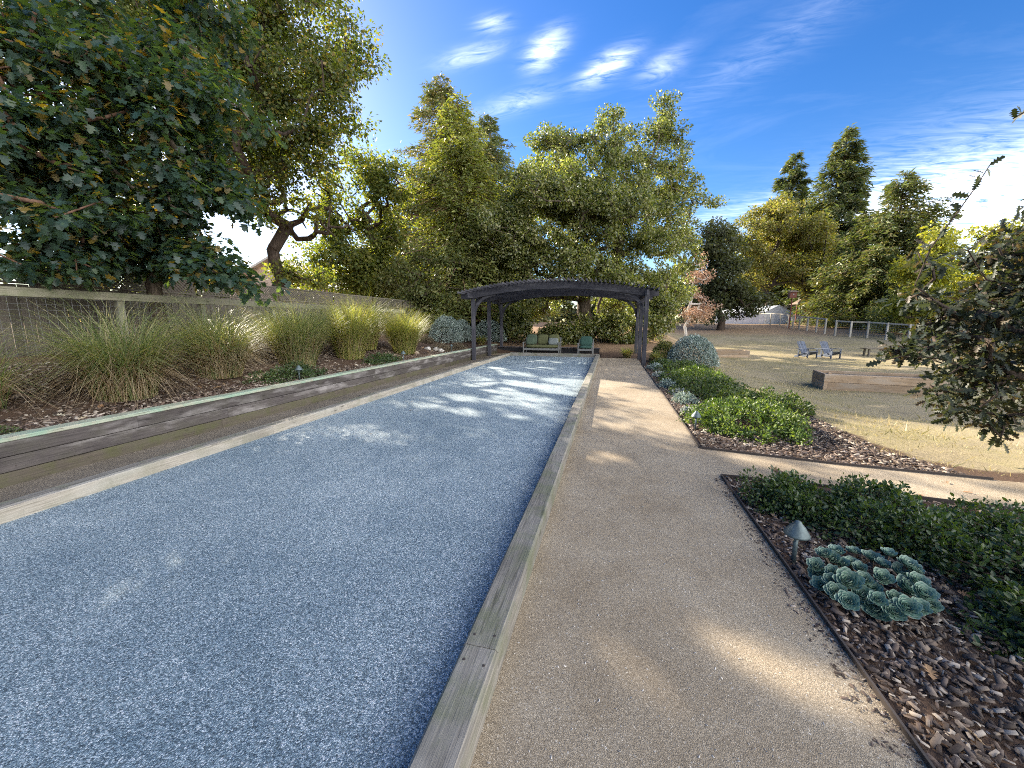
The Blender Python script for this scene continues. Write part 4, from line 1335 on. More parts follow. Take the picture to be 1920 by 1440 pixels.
# ------------------------------------------------------------------ ornamental grasses
def blades(n, rng, L, spread, r0, width, arch, seg=4, lean=0.0):
    az = rng.random(n) * 2 * pi
    br = r0 * np.sqrt(rng.random(n))
    ba = rng.random(n) * 2 * pi
    base = np.stack([br * np.cos(ba), br * np.sin(ba), np.zeros(n)], -1)
    dirh = np.stack([np.cos(az), np.sin(az), np.zeros(n)], -1) + base / max(r0, .01) * .6
    dirh /= np.linalg.norm(dirh, axis=1, keepdims=True)
    ln = L * rng.uniform(.55, 1.12, n)
    sp = spread * rng.uniform(.1, 1.25, n)
    ar = arch * rng.uniform(.3, 1.5, n)
    side = np.stack([-dirh[:, 1], dirh[:, 0], np.zeros(n)], -1)
    tw = rng.normal(size=n) * .24 * arch
    V = []
    for k in range(seg + 1):
        t = k / seg
        hgt = ln * (t * (1 - .12 * sp) - ar * .55 * t ** 3)
        out = ln * (sp * (.35 * t + .65 * t * t) + ar * .35 * t ** 3)
        c = base + dirh * out[:, None] + side * (tw * ln * t * t)[:, None] + np.array([0, 0, 1.]) * hgt[:, None]
        wd = width * (1 - t ** 2.2) * (.65 + .35 * min(1, t * 4)) + .0006
        V.append(c - side * wd / 2)
        V.append(c + side * wd / 2)
    V = np.stack(V, 1)
    V[:, :, 2] = np.maximum(V[:, :, 2], .005)
    q = np.array([(2 * k, 2 * k + 1, 2 * k + 3, 2 * k + 2) for k in range(seg)])
    loops = (q[None] + (np.arange(n) * 2 * (seg + 1))[:, None, None]).ravel()
    return V.reshape(-1, 3), loops, np.full(n * seg, 4)


def grass_clump(x, y, label, L, spread, r0, n, ns, mat, seed, arch=.5, width=.009, name='reed_grass', Ls=.7):
    rng = np.random.default_rng(seed)
    root = thing(name, (x, y, g1(x, y) - .02), label, 'grass', 'ornamental grass clumps')
    v, l, t = blades(n, rng, L, spread, r0, width, arch)
    o = obj('blades', np_mesh('blades', v, l, t, mat), root, world=False)
    tag(o, kind='stuff')
    v, l, t = blades(ns, rng, L * Ls, spread * .9, r0, width * .8, arch * 1.4)
    tag(obj('dry_stalks', np_mesh('dry_stalks', v, l, t, L_STRAW), root, world=False), kind='stuff')


grass_clump(-6.45, 3.75, 'loose grey green reed grass clump with straw skirts facing the weathered boards', 1.75, .60, .32, 1350, 1500, L_GRASS, 81, .85, .010)
grass_clump(-6.75, 2.55, 'sparse trailing reed grass clump beside the reddish maple trunk', 1.35, .9, .22, 260, 260, L_GRASS, 82, .9, .010)
grass_clump(-6.75, 5.35, 'straw coloured reed grass clump with a brown base beside the grey green clump', 1.72, .58, .32, 1500, 1700, L_GRASS, 83, .75, .009)
grass_clump(-6.75, 7.15, 'dense green reed grass clump behind the dark low shrub', 1.70, .62, .34, 2700, 1000, L_GRASS, 84, .48, .008)
grass_clump(-6.75, 8.95, 'tall green and gold reed grass clump in the middle of the raised bed', 1.80, .60, .34, 2800, 900, L_GRASSY, 85, .40, .008)
grass_clump(-7.3, 10.4, 'golden reed grass clump tucked behind the others', 1.9, .60, .32, 1600, 500, L_GRASSY, 86, .40, .008)
grass_clump(-6.5, 11.35, 'bright yellow sunlit reed grass clump nearest the white dome bushes', 1.70, .62, .32, 2700, 700, L_GRASSY, 87, .42, .008)
for x, y, sd_, lab in ((.75, 17.2, 91, 'tan spiky tuft at the path end by the pergola posts'), (1.75, 15.2, 92, 'tan spiky tuft outside the path side pergola posts'), (-5.9, 17.4, 93, 'tan spiky tuft behind the wall side pergola posts')):
    grass_clump(x, y, lab, .62, .75, .14, 420, 420, L_GRASSY, sd_, .5, .010, 'tuft_grass')


# ------------------------------------------------------------------ low shrubs and mounds
def mound(name, label, x, y, rx, ry, h, n, leaf, mat, seed, tmpl=T_DIAMOND, cat='shrub', group=None, shell=.5, up=.5, lump=.15, clump=0, rot=0.0, stems=40):
    rng = np.random.default_rng(seed)
    z0 = g1(x, y)
    root = thing(name, (x, y, z0 - .02), label, cat, group)
    ph = rng.random(4) * 6.28

    def pos(u, rr):
        a = np.arctan2(u[:, 1], u[:, 0])
        f = 1 + lump * (np.sin(a * 3 + ph[0]) * .5 + np.sin(a * 7 + ph[1] + u[:, 2] * 4) * .35 + np.sin(u[:, 2] * 9 + a * 5 + ph[2]) * .3)
        p = u * (rr * f)[:, None] * np.array([rx, ry, h])
        c, s_ = cos(rot), sin(rot)
        return np.stack([p[:, 0] * c - p[:, 1] * s_, p[:, 0] * s_ + p[:, 1] * c, p[:, 2]], -1)
    if clump:
        cu = unit(clump, rng)
        cu[:, 2] = np.abs(cu[:, 2])
        cc = pos(cu, 1 - shell * rng.random(clump) ** 1.5)
        ci = rng.integers(0, clump, n)
        off = unit(n, rng)
        sz = leaf * 1.9
        P = cc[ci] + off * (sz * rng.random((n, 1)) ** .6) * np.array([1, 1, .8])
        u = cu[ci] * .5 + off * .7 + np.array([0, 0, .15])
    else:
        u = unit(n, rng)
        u[:, 2] = np.abs(u[:, 2])
        P = pos(u, 1 - shell * rng.random(n) ** 1.3)
    P[:, 2] = np.maximum(P[:, 2], .015)
    N = u * .7 + np.array([0, 0, up]) + rng.normal(size=(n, 3)) * .5
    D = u * .9 + rng.normal(size=(n, 3)) * .7 + np.array([0, 0, .25])
    v, l, t = leaves(P, D, N, leaf * rng.uniform(.6, 1.3, n), tmpl)
    tag(obj('foliage', np_mesh('foliage', v, l, t, mat), root, world=False), kind='stuff')
    segs = []
    su = unit(stems, rng)
    su[:, 2] = np.abs(su[:, 2])
    ends = pos(su, np.full(stems, .88))
    for e in ends:
        segs.append((e * np.array([.15, .15, 0]), e * np.array([.6, .6, .75]), .007, .005))
        segs.append((e * np.array([.6, .6, .75]), e, .005, .002))
    v, l, t = tubes(segs, 4)
    obj('stems', np_mesh('stems', v, l, t, M_BARKD), root, world=False)
    return root


G = 'low green mounds beside the path'
mound('ground_cover', 'large bright green mound at the corner where the paths meet', 1.95, 6.05, .80, .85, .38, 9000, .042, L_MOUND, 101, T_FOLD, 'shrub', G, .45, lump=.12, clump=420)
mound('ground_cover', 'dark green mound spreading onto the lawn behind the large bright one', 2.55, 7.5, .80, .75, .34, 5200, .045, L_GREEN2, 102, T_FOLD, 'shrub', G, .45, lump=.2, clump=260)
mound('ground_cover', 'mid green mound behind the two nearest mounds', 2.05, 8.75, .78, .9, .36, 5200, .045, L_GREEN2, 103, T_DIAMOND, 'shrub', G, .45, lump=.2, clump=260)
mound('ground_cover', 'yellowish green mound half way along the bed', 2.15, 10.6, .85, 1.05, .36, 5200, .05, L_MOUND, 104, T_DIAMOND, 'shrub', G, .45, lump=.2, clump=240)
mound('ground_cover', 'flat green mound before the round silver bush', 2.25, 12.7, .85, .95, .30, 4200, .05, L_GREEN2, 105, T_DIAMOND, 'shrub', G, .45, lump=.2, clump=220)
mound('ground_cover', 'small dark mound at the foot of the path side pergola posts', 1.75, 13.9, .42, .5, .28, 1800, .05, L_COVER, 106, T_DIAMOND, 'shrub', G, .45)
G = 'silver leaved edging plants'
for k, (x, y, s, lab) in enumerate(((1.36, 6.75, .15, 'white felted plant tucked beside the big bright mound'), (1.42, 7.75, .24, 'white felted plant, larger, behind the path light'), (1.45, 8.55, .17, 'white felted plant between two larger white felted plants'),
                                    (1.40, 9.5, .24, 'white felted plant beside the mid green mound'), (1.38, 11.3, .18, 'white felted plant half way along the bed'), (1.45, 13.1, .26, 'white felted plant close to the pergola post'))):
    mound('felted_plant', lab, x, y, s, s * 1.15, s * .75, 520, .055, L_WHITE if k % 2 == 0 else L_GREY, 110 + k, T_FOLD, 'plant', G, .6, lump=.2, stems=10)
G = 'dark evergreen cover by the succulents'
for k, (x, y, rx, ry, h, lab) in enumerate(((1.47, 3.42, .33, .36, .27, 'dark evergreen cover at the mulch corner behind the path light'), (2.02, 3.38, .42, .36, .30, 'dark evergreen cover along the cross path, second from the mulch corner'),
                                            (1.95, 2.98, .42, .30, .30, 'dark evergreen cover directly behind the succulents'), (2.65, 3.12, .48, .36, .30, 'dark evergreen cover strewn with pale fallen leaves'),
                                            (2.42, 2.62, .48, .34, .32, 'shady evergreen cover past the end of the succulents'), (2.12, 2.16, .32, .28, .24, 'shady evergreen cover in front of the succulents\' far end, over the bark'), (2.95, 2.55, .5, .5, .32, 'outermost shady evergreen cover under the oak boughs'))):
    mound('evergreen_cover', lab, x, y, rx, ry, h, 4300, .032, L_COVER, 120 + k, T_FOLD, 'shrub', G, .6, lump=.22, clump=300, stems=60)
mound('silver_bush', 'round clipped silver grey bush beside the low green mounds', 2.95, 15.2, .86, .80, 1.08, 9000, .055, L_GREY, 131, T_FOLD, 'bush', 'clipped silver bushes', .22, lump=.05)
mound('silver_bush', 'small dark silver bush between the pergola post and the round silver bush', 2.05, 15.9, .5, .5, .8, 3600, .055, L_MIDDARK, 132, T_FOLD, 'bush', None, .3, lump=.1)
p = at(836, 640, 17.2)
mound('silver_bush', 'white grey dome bush beside the bright yellow grass', p[0], p[1], .78, .8, 1.15, 7000, .055, L_GREY, 133, T_FOLD, 'bush', 'clipped silver bushes', .22, lump=.06)
p = at(866, 640, 18.6)
mound('silver_bush', 'white grey dome bush behind the first pergola post', p[0], p[1], .55, .6, 1.0, 4800, .055, L_GREY, 134, T_FOLD, 'bush', 'clipped silver bushes', .22, lump=.06)
p = at(918, 640, 20.5)
mound('silver_bush', 'sunlit white dome bush between the pergola posts', p[0], p[1], .95, .9, 1.1, 7000, .06, L_GREY, 135, T_FOLD, 'bush', 'clipped silver bushes', .22, lump=.06)
for k, (px, py, dd, r, lab) in enumerate(((825, 655, 14.5, .42, 'brown spent lavender mound before the dome bushes'), (858, 650, 15.2, .40, 'brown spent lavender mound nearest the pergola'), (800, 650, 15.8, .32, 'smaller brown spent lavender mound by the yellow grass'))):
    p = at(px, py, dd)
    mound('lavender_mound', lab, p[0], p[1], r, r, r * .75, 1800, .06, L_BROWNM, 140 + k, T_NEEDLE, 'shrub', 'spent lavender', .5, up=.2)
mound('low_shrub', 'dark low shrub spilling by a path light on the raised bed', -5.98, 6.15, .36, .85, .27, 4200, .035, L_COVER, 150, T_FOLD, 'shrub', None, .5, lump=.25, clump=220)
mound('low_shrub', 'dark low shrub on the raised bed below the tall gold grass', -5.95, 9.2, .34, .7, .24, 3000, .04, L_COVER, 151, T_FOLD, 'shrub', None, .5, lump=.25, clump=180)
mound('weed_tuft', 'small bright weed at the wall cap beside the reed grass', -5.72, 2.25, .16, .22, .12, 420, .04, L_GREEN2, 152, T_NEEDLE, 'weed', None, .6, up=.1)

for k, (px, py, dd, s) in enumerate(((802, 661, 14.2, .10), (818, 660, 14.3, .12), (827, 661, 14.2, .10))):
    p = at(px, py, dd)
    rng = np.random.default_rng(160 + k)
    import bmesh
    bm = bmesh.new()
    bmesh.ops.create_icosphere(bm, subdivisions=2, radius=1)
    for v_ in bm.verts:
        v_.co = Vector((v_.co.x * s * 1.3, v_.co.y * s, v_.co.z * s * .8)) * (1 + .18 * sin(v_.co.x * 4 + k) + .12 * sin(v_.co.y * 7 + v_.co.z * 5))
    me = bpy.data.meshes.new('rock')
    bm.to_mesh(me)
    bm.free()
    me.materials.append(M_ROCK)
    o = obj('rock', me)
    o.location = (p[0], p[1], g1(p[0], p[1]) + s * .4)
    tag(o, 'pale rounded rock on the raised bed between grass and lavender', 'rock', 'pale rocks on the raised bed')


# ------------------------------------------------------------------ succulents
def rosette_mat():
    m, t, out = new_mat('blue_green_succulent')
    a = t.add('ShaderNodeAttribute', attribute_name='edge')
    g = t.add('ShaderNodeNewGeometry')
    oi = t.add('ShaderNodeObjectInfo')
    c = t.mix(g.outputs['Random Per Island'], (0.12, 0.24, 0.185), (0.19, 0.32, 0.25))
    c = t.mix(t.math('MULTIPLY', oi.outputs['Random'], .5), c, (0.20, 0.29, 0.17))
    c = t.mix(t.ramp(a.outputs['Fac'], [(.62, 0.0), (.95, 1.0)]), c, (0.36, 0.43, 0.35))
    principled(t, out, c, .6, .25)
    return m


M_ROS = rosette_mat()


def rosette_mesh(seed, nl):
    rng = np.random.default_rng(seed)
    V, F, E = [], [], []
    for k in range(nl):
        t = k / (nl - 1)
        a = k * 2.39996 + rng.normal() * .06
        L = .22 + .78 * t ** .9
        tilt = radians(84 - 62 * t ** .9) + rng.normal() * .05
        wd = .62 + .12 * t
        prof = [(0, .22), (.35, .55), (.66, .92), (.86, .70), (1.0, .04)]
        b0 = len(V)
        ca, sa = cos(a), sin(a)
        for u, ww in prof:
            for s in (-1, 0, 1):
                r = L * u
                y_ = s * ww * wd * L * .5
                zc = .16 * L * u * u - (.10 * L * (1 - abs(s)) * ww)
                rr, zz_ = r * cos(tilt) - zc * sin(tilt), r * sin(tilt) + zc * cos(tilt)
                V.append(((rr + .02) * ca - y_ * sa, (rr + .02) * sa + y_ * ca, zz_ + .10 * (1 - t)))
                E.append(max(abs(s) * .86, u ** 3))
        for i in range(4):
            for j in range(2):
                q = b0 + i * 3 + j
                F.append((q, q + 1, q + 4, q + 3))
    F = np.array(F)
    return np_mesh('rosette', np.array(V), F.ravel(), np.full(len(F), 4), M_ROS, True, {'edge': E})


ros = [rosette_mesh(170 + i, n) for i, n in enumerate((44, 50, 40, 54))]
root = thing('succulent_clump', (1.55, 2.5, 0), 'clump of blue green succulent rosettes beside the near path light', 'succulent')
spots = [(1568, 1036, .055), (1545, 1040, .05), (1560, 1050, .06), (1595, 1055, .045), (1530, 1062, .055), (1562, 1075, .05), (1596, 1058, .05), (1534, 1078, .06), (1590, 1092, .08), (1560, 1090, .05), (1540, 1098, .06), (1568, 1112, .06), (1590, 1128, .06),
         (1618, 1118, .065), (1635, 1050, .07), (1620, 1088, .05), (1655, 1085, .06), (1636, 1108, .06), (1690, 1078, .075), (1700, 1060, .06), (1712, 1068, .055), (1703, 1105, .08), (1680, 1125, .055), (1730, 1115, .065), (1720, 1092, .06), (1640, 1142, .085), (1675, 1148, .06), (1700, 1140, .065), (1655, 1060, .05), (1740, 1135, .06), (1665, 1040, .05), (1612, 1066, .045), (1600, 1036, .05), (1578, 1058, .05), (1645, 1125, .05), (1722, 1140, .055)]
for k, (px, py, r) in enumerate(spots):
    dd = ray(px, py)
    zc = .085 + .04 * sin(k * 1.7)
    tt = (zc - CAM_H) / dd.z
    p = Vector((0, 0, CAM_H)) + dd * tt
    o = bpy.data.objects.new('rosette', ros[k % 4])
    link(o, root)
    o.location = p - root.location
    tilt = Vector((p.x - 1.56, p.y - 2.52, 0)) * 1.1 + Vector((-.12, -.28, 0))
    o.rotation_euler = (Vector((0, 0, 1)) + tilt).to_track_quat('Z', 'Y').to_euler()
    s = r * 1.02
    o.scale = (s, s, s * .9)
    o.rotation_euler.rotate_axis('Z', k * 1.3)
mb = MB()
for k, (px, py, r) in enumerate(spots):
    dd = ray(px, py)
    zc = .085 + .04 * sin(k * 1.7)
    p = Vector((0, 0, CAM_H)) + dd * ((zc - CAM_H) / dd.z)
    mb.tube((p.x * .7 + 1.56 * .3, p.y * .7 + 2.52 * .3, -.02), p, .012, .010, 5)
obj('stems', mb.mesh('stems', M_BARK), root)


# ------------------------------------------------------------------ mulch, litter, lawn blades
def in_poly(x, y, poly):
    r = np.zeros(len(x), bool)
    n = len(poly)
    for i in range(n):
        x0, y0 = poly[i]
        x1, y1 = poly[(i + 1) % n]
        c = ((y0 > y) != (y1 > y)) & (x < (x1 - x0) * (y - y0) / (y1 - y0 + 1e-12) + x0)
        r ^= c
    return r


T_CHIP = (np.array([(-.5, -.16, .0), (.42, -.2, .0), (.5, .14, .0), (-.4, .2, .0), (-.44, -.12, .14), (.38, -.15, .17), (.44, .1, .13), (-.34, .15, .16)], float), [(4, 5, 6, 7), (0, 1, 5, 4), (1, 2, 6, 5), (2, 3, 7, 6), (3, 0, 4, 7)])


def scatter(n, poly, rng, bias=None):
    P = np.array(poly)
    out = []
    while sum(len(o) for o in out) < n:
        x = rng.uniform(P[:, 0].min(), P[:, 0].max(), n * 2)
        y = rng.uniform(P[:, 1].min(), P[:, 1].max(), n * 2)
        if bias is not None:
            keep = rng.random(n * 2) < bias(x, y)
            x, y = x[keep], y[keep]
        k = in_poly(x, y, poly)
        out.append(np.stack([x[k], y[k]], -1))
    return np.concatenate(out)[:n]


def chips(name, label, n, poly, size, seed, mat=L_CHIP, tmpl=T_CHIP, bias=None, tilt=.35, lift=.02, cat='mulch'):
    rng = np.random.default_rng(seed)
    xy = scatter(n, poly, rng, bias)
    z = gz(xy[:, 0], xy[:, 1]) + rng.random(n) * lift
    P = np.column_stack([xy, z])
    a = rng.random(n) * 2 * pi
    D = np.stack([np.cos(a), np.sin(a), rng.normal(size=n) * tilt], -1)
    N = np.stack([rng.normal(size=n) * tilt, rng.normal(size=n) * tilt, np.ones(n)], -1)
    S = size * np.minimum(rng.lognormal(0, .42, n), 2.2)
    v, l, t = leaves(P, D, N, S, tmpl)
    tag(obj(name, np_mesh(name, v, l, t, mat)), label, cat, kind='stuff')


near_bed = [(1.125, -.5), (1.125, 3.93), (1.85, 3.89), (3.2, 3.74), (4.2, 3.6), (4.2, -.5)]
long_bed = [(1.13, 4.9), (2.34, 4.68), (3.5, 4.58), (3.2, 5.3), (3.3, 7.5), (3.2, 13.0), (2.2, 15.0), (1.15, 14.0)]
left_bed = [(-5.57, 1.0), (-5.57, 14.5), (-7.9, 14.5), (-8.4, 1.0)]
chips('bark_mulch', 'shredded dark bark mulch round the succulents', 21000, near_bed, .028, 201, bias=lambda x, y: np.clip(1.25 - .28 * np.hypot(x - 1.2, y - 1.2), .12, 1))
chips('bark_mulch', 'shredded dark bark mulch round the green mounds', 11000, long_bed, .034, 202, bias=lambda x, y: np.clip(1.4 - .12 * y, .15, 1))
chips('bark_mulch', 'shredded dark bark mulch under the reed grasses', 16000, left_bed, .043, 203, bias=lambda x, y: np.clip(1.3 - .09 * y, .12, 1))
chips('leaf_litter', 'pale dry leaves lying on the bark and evergreen cover', 520, near_bed, .045, 204, L_LITTER, T_OAK, None, .45, .03, 'leaf litter')
chips('leaf_litter', 'pale dry leaves lying on the bark under the reed grasses', 420, left_bed, .06, 205, L_LITTER, T_OAK, None, .45, .03, 'leaf litter')

chips('spilled_mulch', 'crumbs of bark spilled along the path edge', 900, [(.93, .3), (1.10, .3), (1.10, 3.9), (1.02, 3.9)], .013, 206, L_CHIP, T_CHIP, lambda x, y: np.clip((x - .9) * 6, 0, 1) ** 2, .3, .004, 'mulch')
chips('loose_pebbles', 'pale loose grit lying on the long path', 2600, [(-.38, .2), (1.08, .2), (1.08, 9), (-.38, 9)], .006, 207, M_ROCK, T_CHIP, lambda x, y: np.clip(1.2 - .12 * y, .1, 1), .4, .002, 'grit')
for o_ in (bpy.data.objects['spilled_mulch'], bpy.data.objects['loose_pebbles']):
    o_.location.z = PZ
lm = bpy.data.meshes.new('fallen_leaf')
lm.from_pydata([tuple(x) for x in T_OAK[0]], [], T_OAK[1])
lm.materials.append(L_LITTER)
for k, (px, py, s, z, lab) in enumerate(((1730, 931, .07, PZ, 'curled fallen leaf on the cross path beside the evergreen cover'), (1825, 924, .06, PZ, 'fallen leaf lying on the cross path'), (1505, 905, .05, PZ, 'fallen leaf lying on the cross path'), (1775, 905, .05, PZ, 'fallen leaf lying on the cross path'),
                                    (772, 768, .05, 0, 'fallen leaf lying on the gravel court'), (834, 778, .05, 0, 'fallen leaf lying on the gravel court'), (770, 753, .05, 0, 'fallen leaf lying on the gravel court'), (697, 812, .04, 0, 'fallen leaf lying on the gravel court'),
                                    (1170, 747, .05, PZ, 'fallen leaf lying on the long path'), (1122, 740, .05, PZ, 'fallen leaf lying on the long path'))):
    dd = ray(px, py)
    p = Vector((0, 0, CAM_H)) + dd * ((z + .012 - CAM_H) / dd.z)
    o = obj('fallen_leaf', lm)
    o.location = p
    o.scale = (s, s, s)
    o.rotation_euler = (random.uniform(-.2, .2), random.uniform(-.2, .2), random.uniform(0, 6))
    tag(o, lab, 'leaf', lab.replace('leaf', 'leaves'))


def lawn_blades():
    rng = np.random.default_rng(211)
    poly = [(3.0, 5.2), (3.7, 4.7), (9, 4.5), (26, 14), (26, 31), (8, 31), (3.6, 18)]
    xy = scatter(140000, poly, rng, lambda x, y: np.clip(2.2 / (1 + .018 * (x * x + y * y) ** .85), .08, 1))
    f = np.sin(xy[:, 0] * 1.3 + 1) * np.sin(xy[:, 1] * 1.1) + .6 * np.sin(xy[:, 0] * 3.1 + xy[:, 1] * 2.3)
    xy = xy[f + rng.normal(size=len(f)) * .6 > -.35]
    n = len(xy)
    P = np.column_stack([xy, gz(xy[:, 0], xy[:, 1]) - .005])
    D = rng.normal(size=(n, 3)) * np.array([.7, .7, 0]) + np.array([0, 0, .7])
    N = rng.normal(size=(n, 3))
    S = .045 * rng.lognormal(0, .40, n)
    v, l, t = leaves(P, D, N, S, T_BLADE)
    return np_mesh('lawn_grass', v, l, t, L_LAWN)


tag(obj('lawn_grass', lawn_blades()), 'short patchy dry lawn grass round the timber boxes', 'grass', kind='stuff')

# ------------------------------------------------------------------ fences on the left
root = thing('rail_fence', (-8.5, 8, .9), 'old pale rail fence with wire behind the reed grasses', 'fence')
for y in (1.9, 3.45, 5.06, 6.5, 8.3, 10.1, 11.9, 13.7):
    z0 = g1(-8.5, y)
    plank('post', (-8.5, y, z0 - .1), (-8.5, y, 1.93), .10, .10, M_RAIL, root, up=(1, 0, 0))
y = .4
for L in (3.05, 3.1, 2.85, 2.9, 2.6):
    plank('rail', (-8.435, y, 1.94), (-8.435, y + L - .004, 1.94), .035, .135, M_RAIL, root)
    y += L
mb = MB()
for k in range(10):
    z = 1.05 + k * .09
    mb.tube((-8.45, .4, z), (-8.45, 14.6, z), .0010, n=3, caps=False)
yy = .4
while yy < 14.6:
    mb.tube((-8.45, yy, .95), (-8.45, yy, 1.98), .0010, n=3, caps=False)
    yy += .10
tag(obj('wire_mesh', mb.mesh('wire_mesh', M_WIRE), root), kind='stuff')

root = thing('board_fence', (-9.7, 9, .9), 'weathered grey board fence topped with lattice', 'fence')
y = 0.2
k = 0
while y < 19.5:
    wdt = .138
    z0 = g1(-9.7, y) - .06
    j = random.uniform(-.015, .015)
    plank('board', (-9.7 + random.uniform(-.004, .004), y, z0 + .05), (-9.7, y, 2.13 + j), wdt, .02, M_FENCE, root, up=(1, 0, 0), ch=.003)
    y += .147
y = 0.1
while y < 19.6:
    plank('post', (-9.77, y, g1(-9.77, y) - .1), (-9.77, y, 2.56), .09, .09, M_FENCE, root, up=(1, 0, 0))
    e = min(y + 2.4, 19.6)
    for z in (2.16, 2.52):
        plank('rail', (-9.70, y + .05, z), (-9.70, e - .05, z), .05, .04, M_FENCE, root)
    mb = MB()
    s = .075
    c = y + .05 - .32
    while c < e - .05:
        for sg in (1, -1):
            a0, a1 = c, c + .32
            za, zb = (2.18, 2.50) if sg > 0 else (2.50, 2.18)
            t0 = max(0, (y + .05 - a0) / .32)
            t1 = min(1, (e - .05 - a0) / .32)
            if t1 > t0 + .02:
                xo = -9.695 - .004 * sg
                A = Vector((xo, a0 + .32 * t0, za + (zb - za) * t0))
                B = Vector((xo, a0 + .32 * t1, za + (zb - za) * t1))
                n_ = Vector((0, -(B - A).z, (B - A).y)).normalized() * .014
                tx = Vector((.003, 0, 0))
                mb.add([A - n_ - tx, B - n_ - tx, B + n_ - tx, A + n_ - tx, A - n_ + tx, B - n_ + tx, B + n_ + tx, A + n_ + tx], [(4, 5, 6, 7), (3, 2, 1, 0), (0, 1, 5, 4), (2, 3, 7, 6)])
        c += s
    tag(obj('lattice', mb.mesh('lattice', M_FENCE), root), kind='stuff')
    y = e


# ------------------------------------------------------------------ houses and things far off
def gable_house(name, label, origin, ux, w, dep, hw, hr, wall, roof, windows=(), over=.5):
    """ux: unit vector along the gable front; the house runs back behind it"""
    ux = Vector(ux).normalized()
    uy = Vector((-ux.y, ux.x, 0))
    O = Vector(origin)
    root = thing(name, tuple(O), label, 'house')

    def P(a, b, c):
        return O + ux * a + uy * b + Vector((0, 0, c))
    v = [P(0, 0, 0), P(w, 0, 0), P(w, 0, hw), P(w / 2, 0, hr), P(0, 0, hw), P(0, dep, 0), P(w, dep, 0), P(w, dep, hw), P(w / 2, dep, hr), P(0, dep, hw)]
    obj('wall', MB().add(v, [(0, 1, 2, 3, 4), (9, 8, 7, 6, 5), (1, 6, 7, 2), (5, 0, 4, 9)]).mesh('wall', wall), root)
    sl = (hr - hw) / (w / 2)
    for s in (0, 1):
        a0, a1 = (-over, w / 2) if s == 0 else (w + over, w / 2)
        z0, z1 = hw - over * sl, hr
        v = [P(a0, -over, z0), P(a1, -over, z1), P(a1, dep + over, z1), P(a0, dep + over, z0)]
        v += [q + Vector((0, 0, .16)) for q in v]
        obj('roof', MB().add(v, [(3, 2, 1, 0), (4, 5, 6, 7), (0, 1, 5, 4), (1, 2, 6, 5), (2, 3, 7, 6), (3, 0, 4, 7)]).mesh('roof', roof), root)
    for (a, c, ww, hh) in windows:
        wv = [P(a, -.03, c), P(a + ww, -.03, c), P(a + ww, -.03, c + hh), P(a, -.03, c + hh)]
        wv += [q + uy * .06 for q in wv]
        o = obj('vent', MB().add(wv, [(0, 1, 2, 3), (0, 4, 5, 1), (1, 5, 6, 2), (2, 6, 7, 3), (3, 7, 4, 0)]).mesh('vent', M_WHITE), root)
        nb = max(2, int(hh / .12))
        for q_ in range(nb):
            zz_ = c + .06 + (hh - .12) * q_ / nb
            sv = [P(a + .06, -.06, zz_), P(a + ww - .06, -.06, zz_), P(a + ww - .06, -.035, zz_ + .07), P(a + .06, -.035, zz_ + .07)]
            obj('slat', MB().add(sv + [x + uy * .01 for x in sv], [(0, 1, 2, 3), (7, 6, 5, 4), (0, 4, 5, 1), (2, 6, 7, 3)]).mesh('slat', M_STUCCO), o)
    return root


d = 30.0
O = at(432, 560, d)
gable_house('house', 'beige house with a low gable and small vent beyond the board fence', (O.x, O.y, .9), CR, 7.4, 8, 3.45, 5.45, M_STUCCO, M_ROOF, [(3.1, 3.95, .36, .62)])
d = 38.0
O = at(585, 585, d)
gable_house('house', 'low house with a pale roof glimpsed between the sycamores', (O.x, O.y, .9), CR, 7.5, 8, 2.6, 3.9, M_STUCCO, M_ROOF, [(3.4, 2.6, .5, .5)])
d = 62.0
O = at(1395, 600, d)
gable_house('house', 'long white house behind the tent and the tree trunks', (O.x, O.y, 1.3), CR, 24, 9, 2.9, 4.0, M_GREYWALL, M_WHITE, [(9.0, 3.9, .5, .6)])
O = at(1340, 600, 55)
gable_house('house', 'small house with a lit pale roof behind the dark oak', (O.x, O.y, 1.3), CR, 6, 7, 2.8, 4.4, M_STUCCO, M_ROOF, [(2.7, 3.0, .5, .5)])

# canopy tent
d = 44.0
c0 = at(1432, 609, d)
c1 = at(1483, 609, d)
O = Vector((c0.x, c0.y, g1(c0.x, c0.y)))
ux = Vector((c1.x - c0.x, c1.y - c0.y, 0))
wt = ux.length
ux.normalize()
uy = (Vector((-ux.y, ux.x, 0)) * .72 - ux * .69).normalized()
root = thing('canopy_tent', tuple(O), 'pale grey canopy tent with a shallow peaked top by the rail fence', 'tent')


def TP(a, b, c):
    return O + ux * a + uy * b + Vector((0, 0, c))


hw, hr, dp = 1.35, 2.05, 5.2
tri = [(0, 4, 3), (1, 2, 3)]
obj('front', MB().add([TP(0, 0, 0), TP(wt, 0, 0), TP(wt, 0, hw), TP(wt / 2, 0, hr), TP(0, 0, hw)], [(0, 1, 2, 3, 4)]).mesh('front', M_CANVAS), root)
obj('side', MB().add([TP(0, 0, 0), TP(0, dp, 0), TP(0, dp, hw), TP(0, 0, hw)], [(3, 2, 1, 0), (0, 1, 2, 3)][:1]).mesh('side', M_CANVAS), root)
obj('side', MB().add([TP(wt, 0, 0), TP(wt, dp, 0), TP(wt, dp, hw), TP(wt, 0, hw)], [(0, 1, 2, 3)]).mesh('side', M_CANVAS), root)
obj('top', MB().add([TP(-.06, -.06, hw), TP(wt / 2, -.06, hr + .05), TP(wt + .06, -.06, hw), TP(-.06, dp, hw), TP(wt / 2, dp, hr + .05), TP(wt + .06, dp, hw)], [(0, 1, 4, 3), (1, 2, 5, 4)]).mesh('top', M_CANVAS), root)
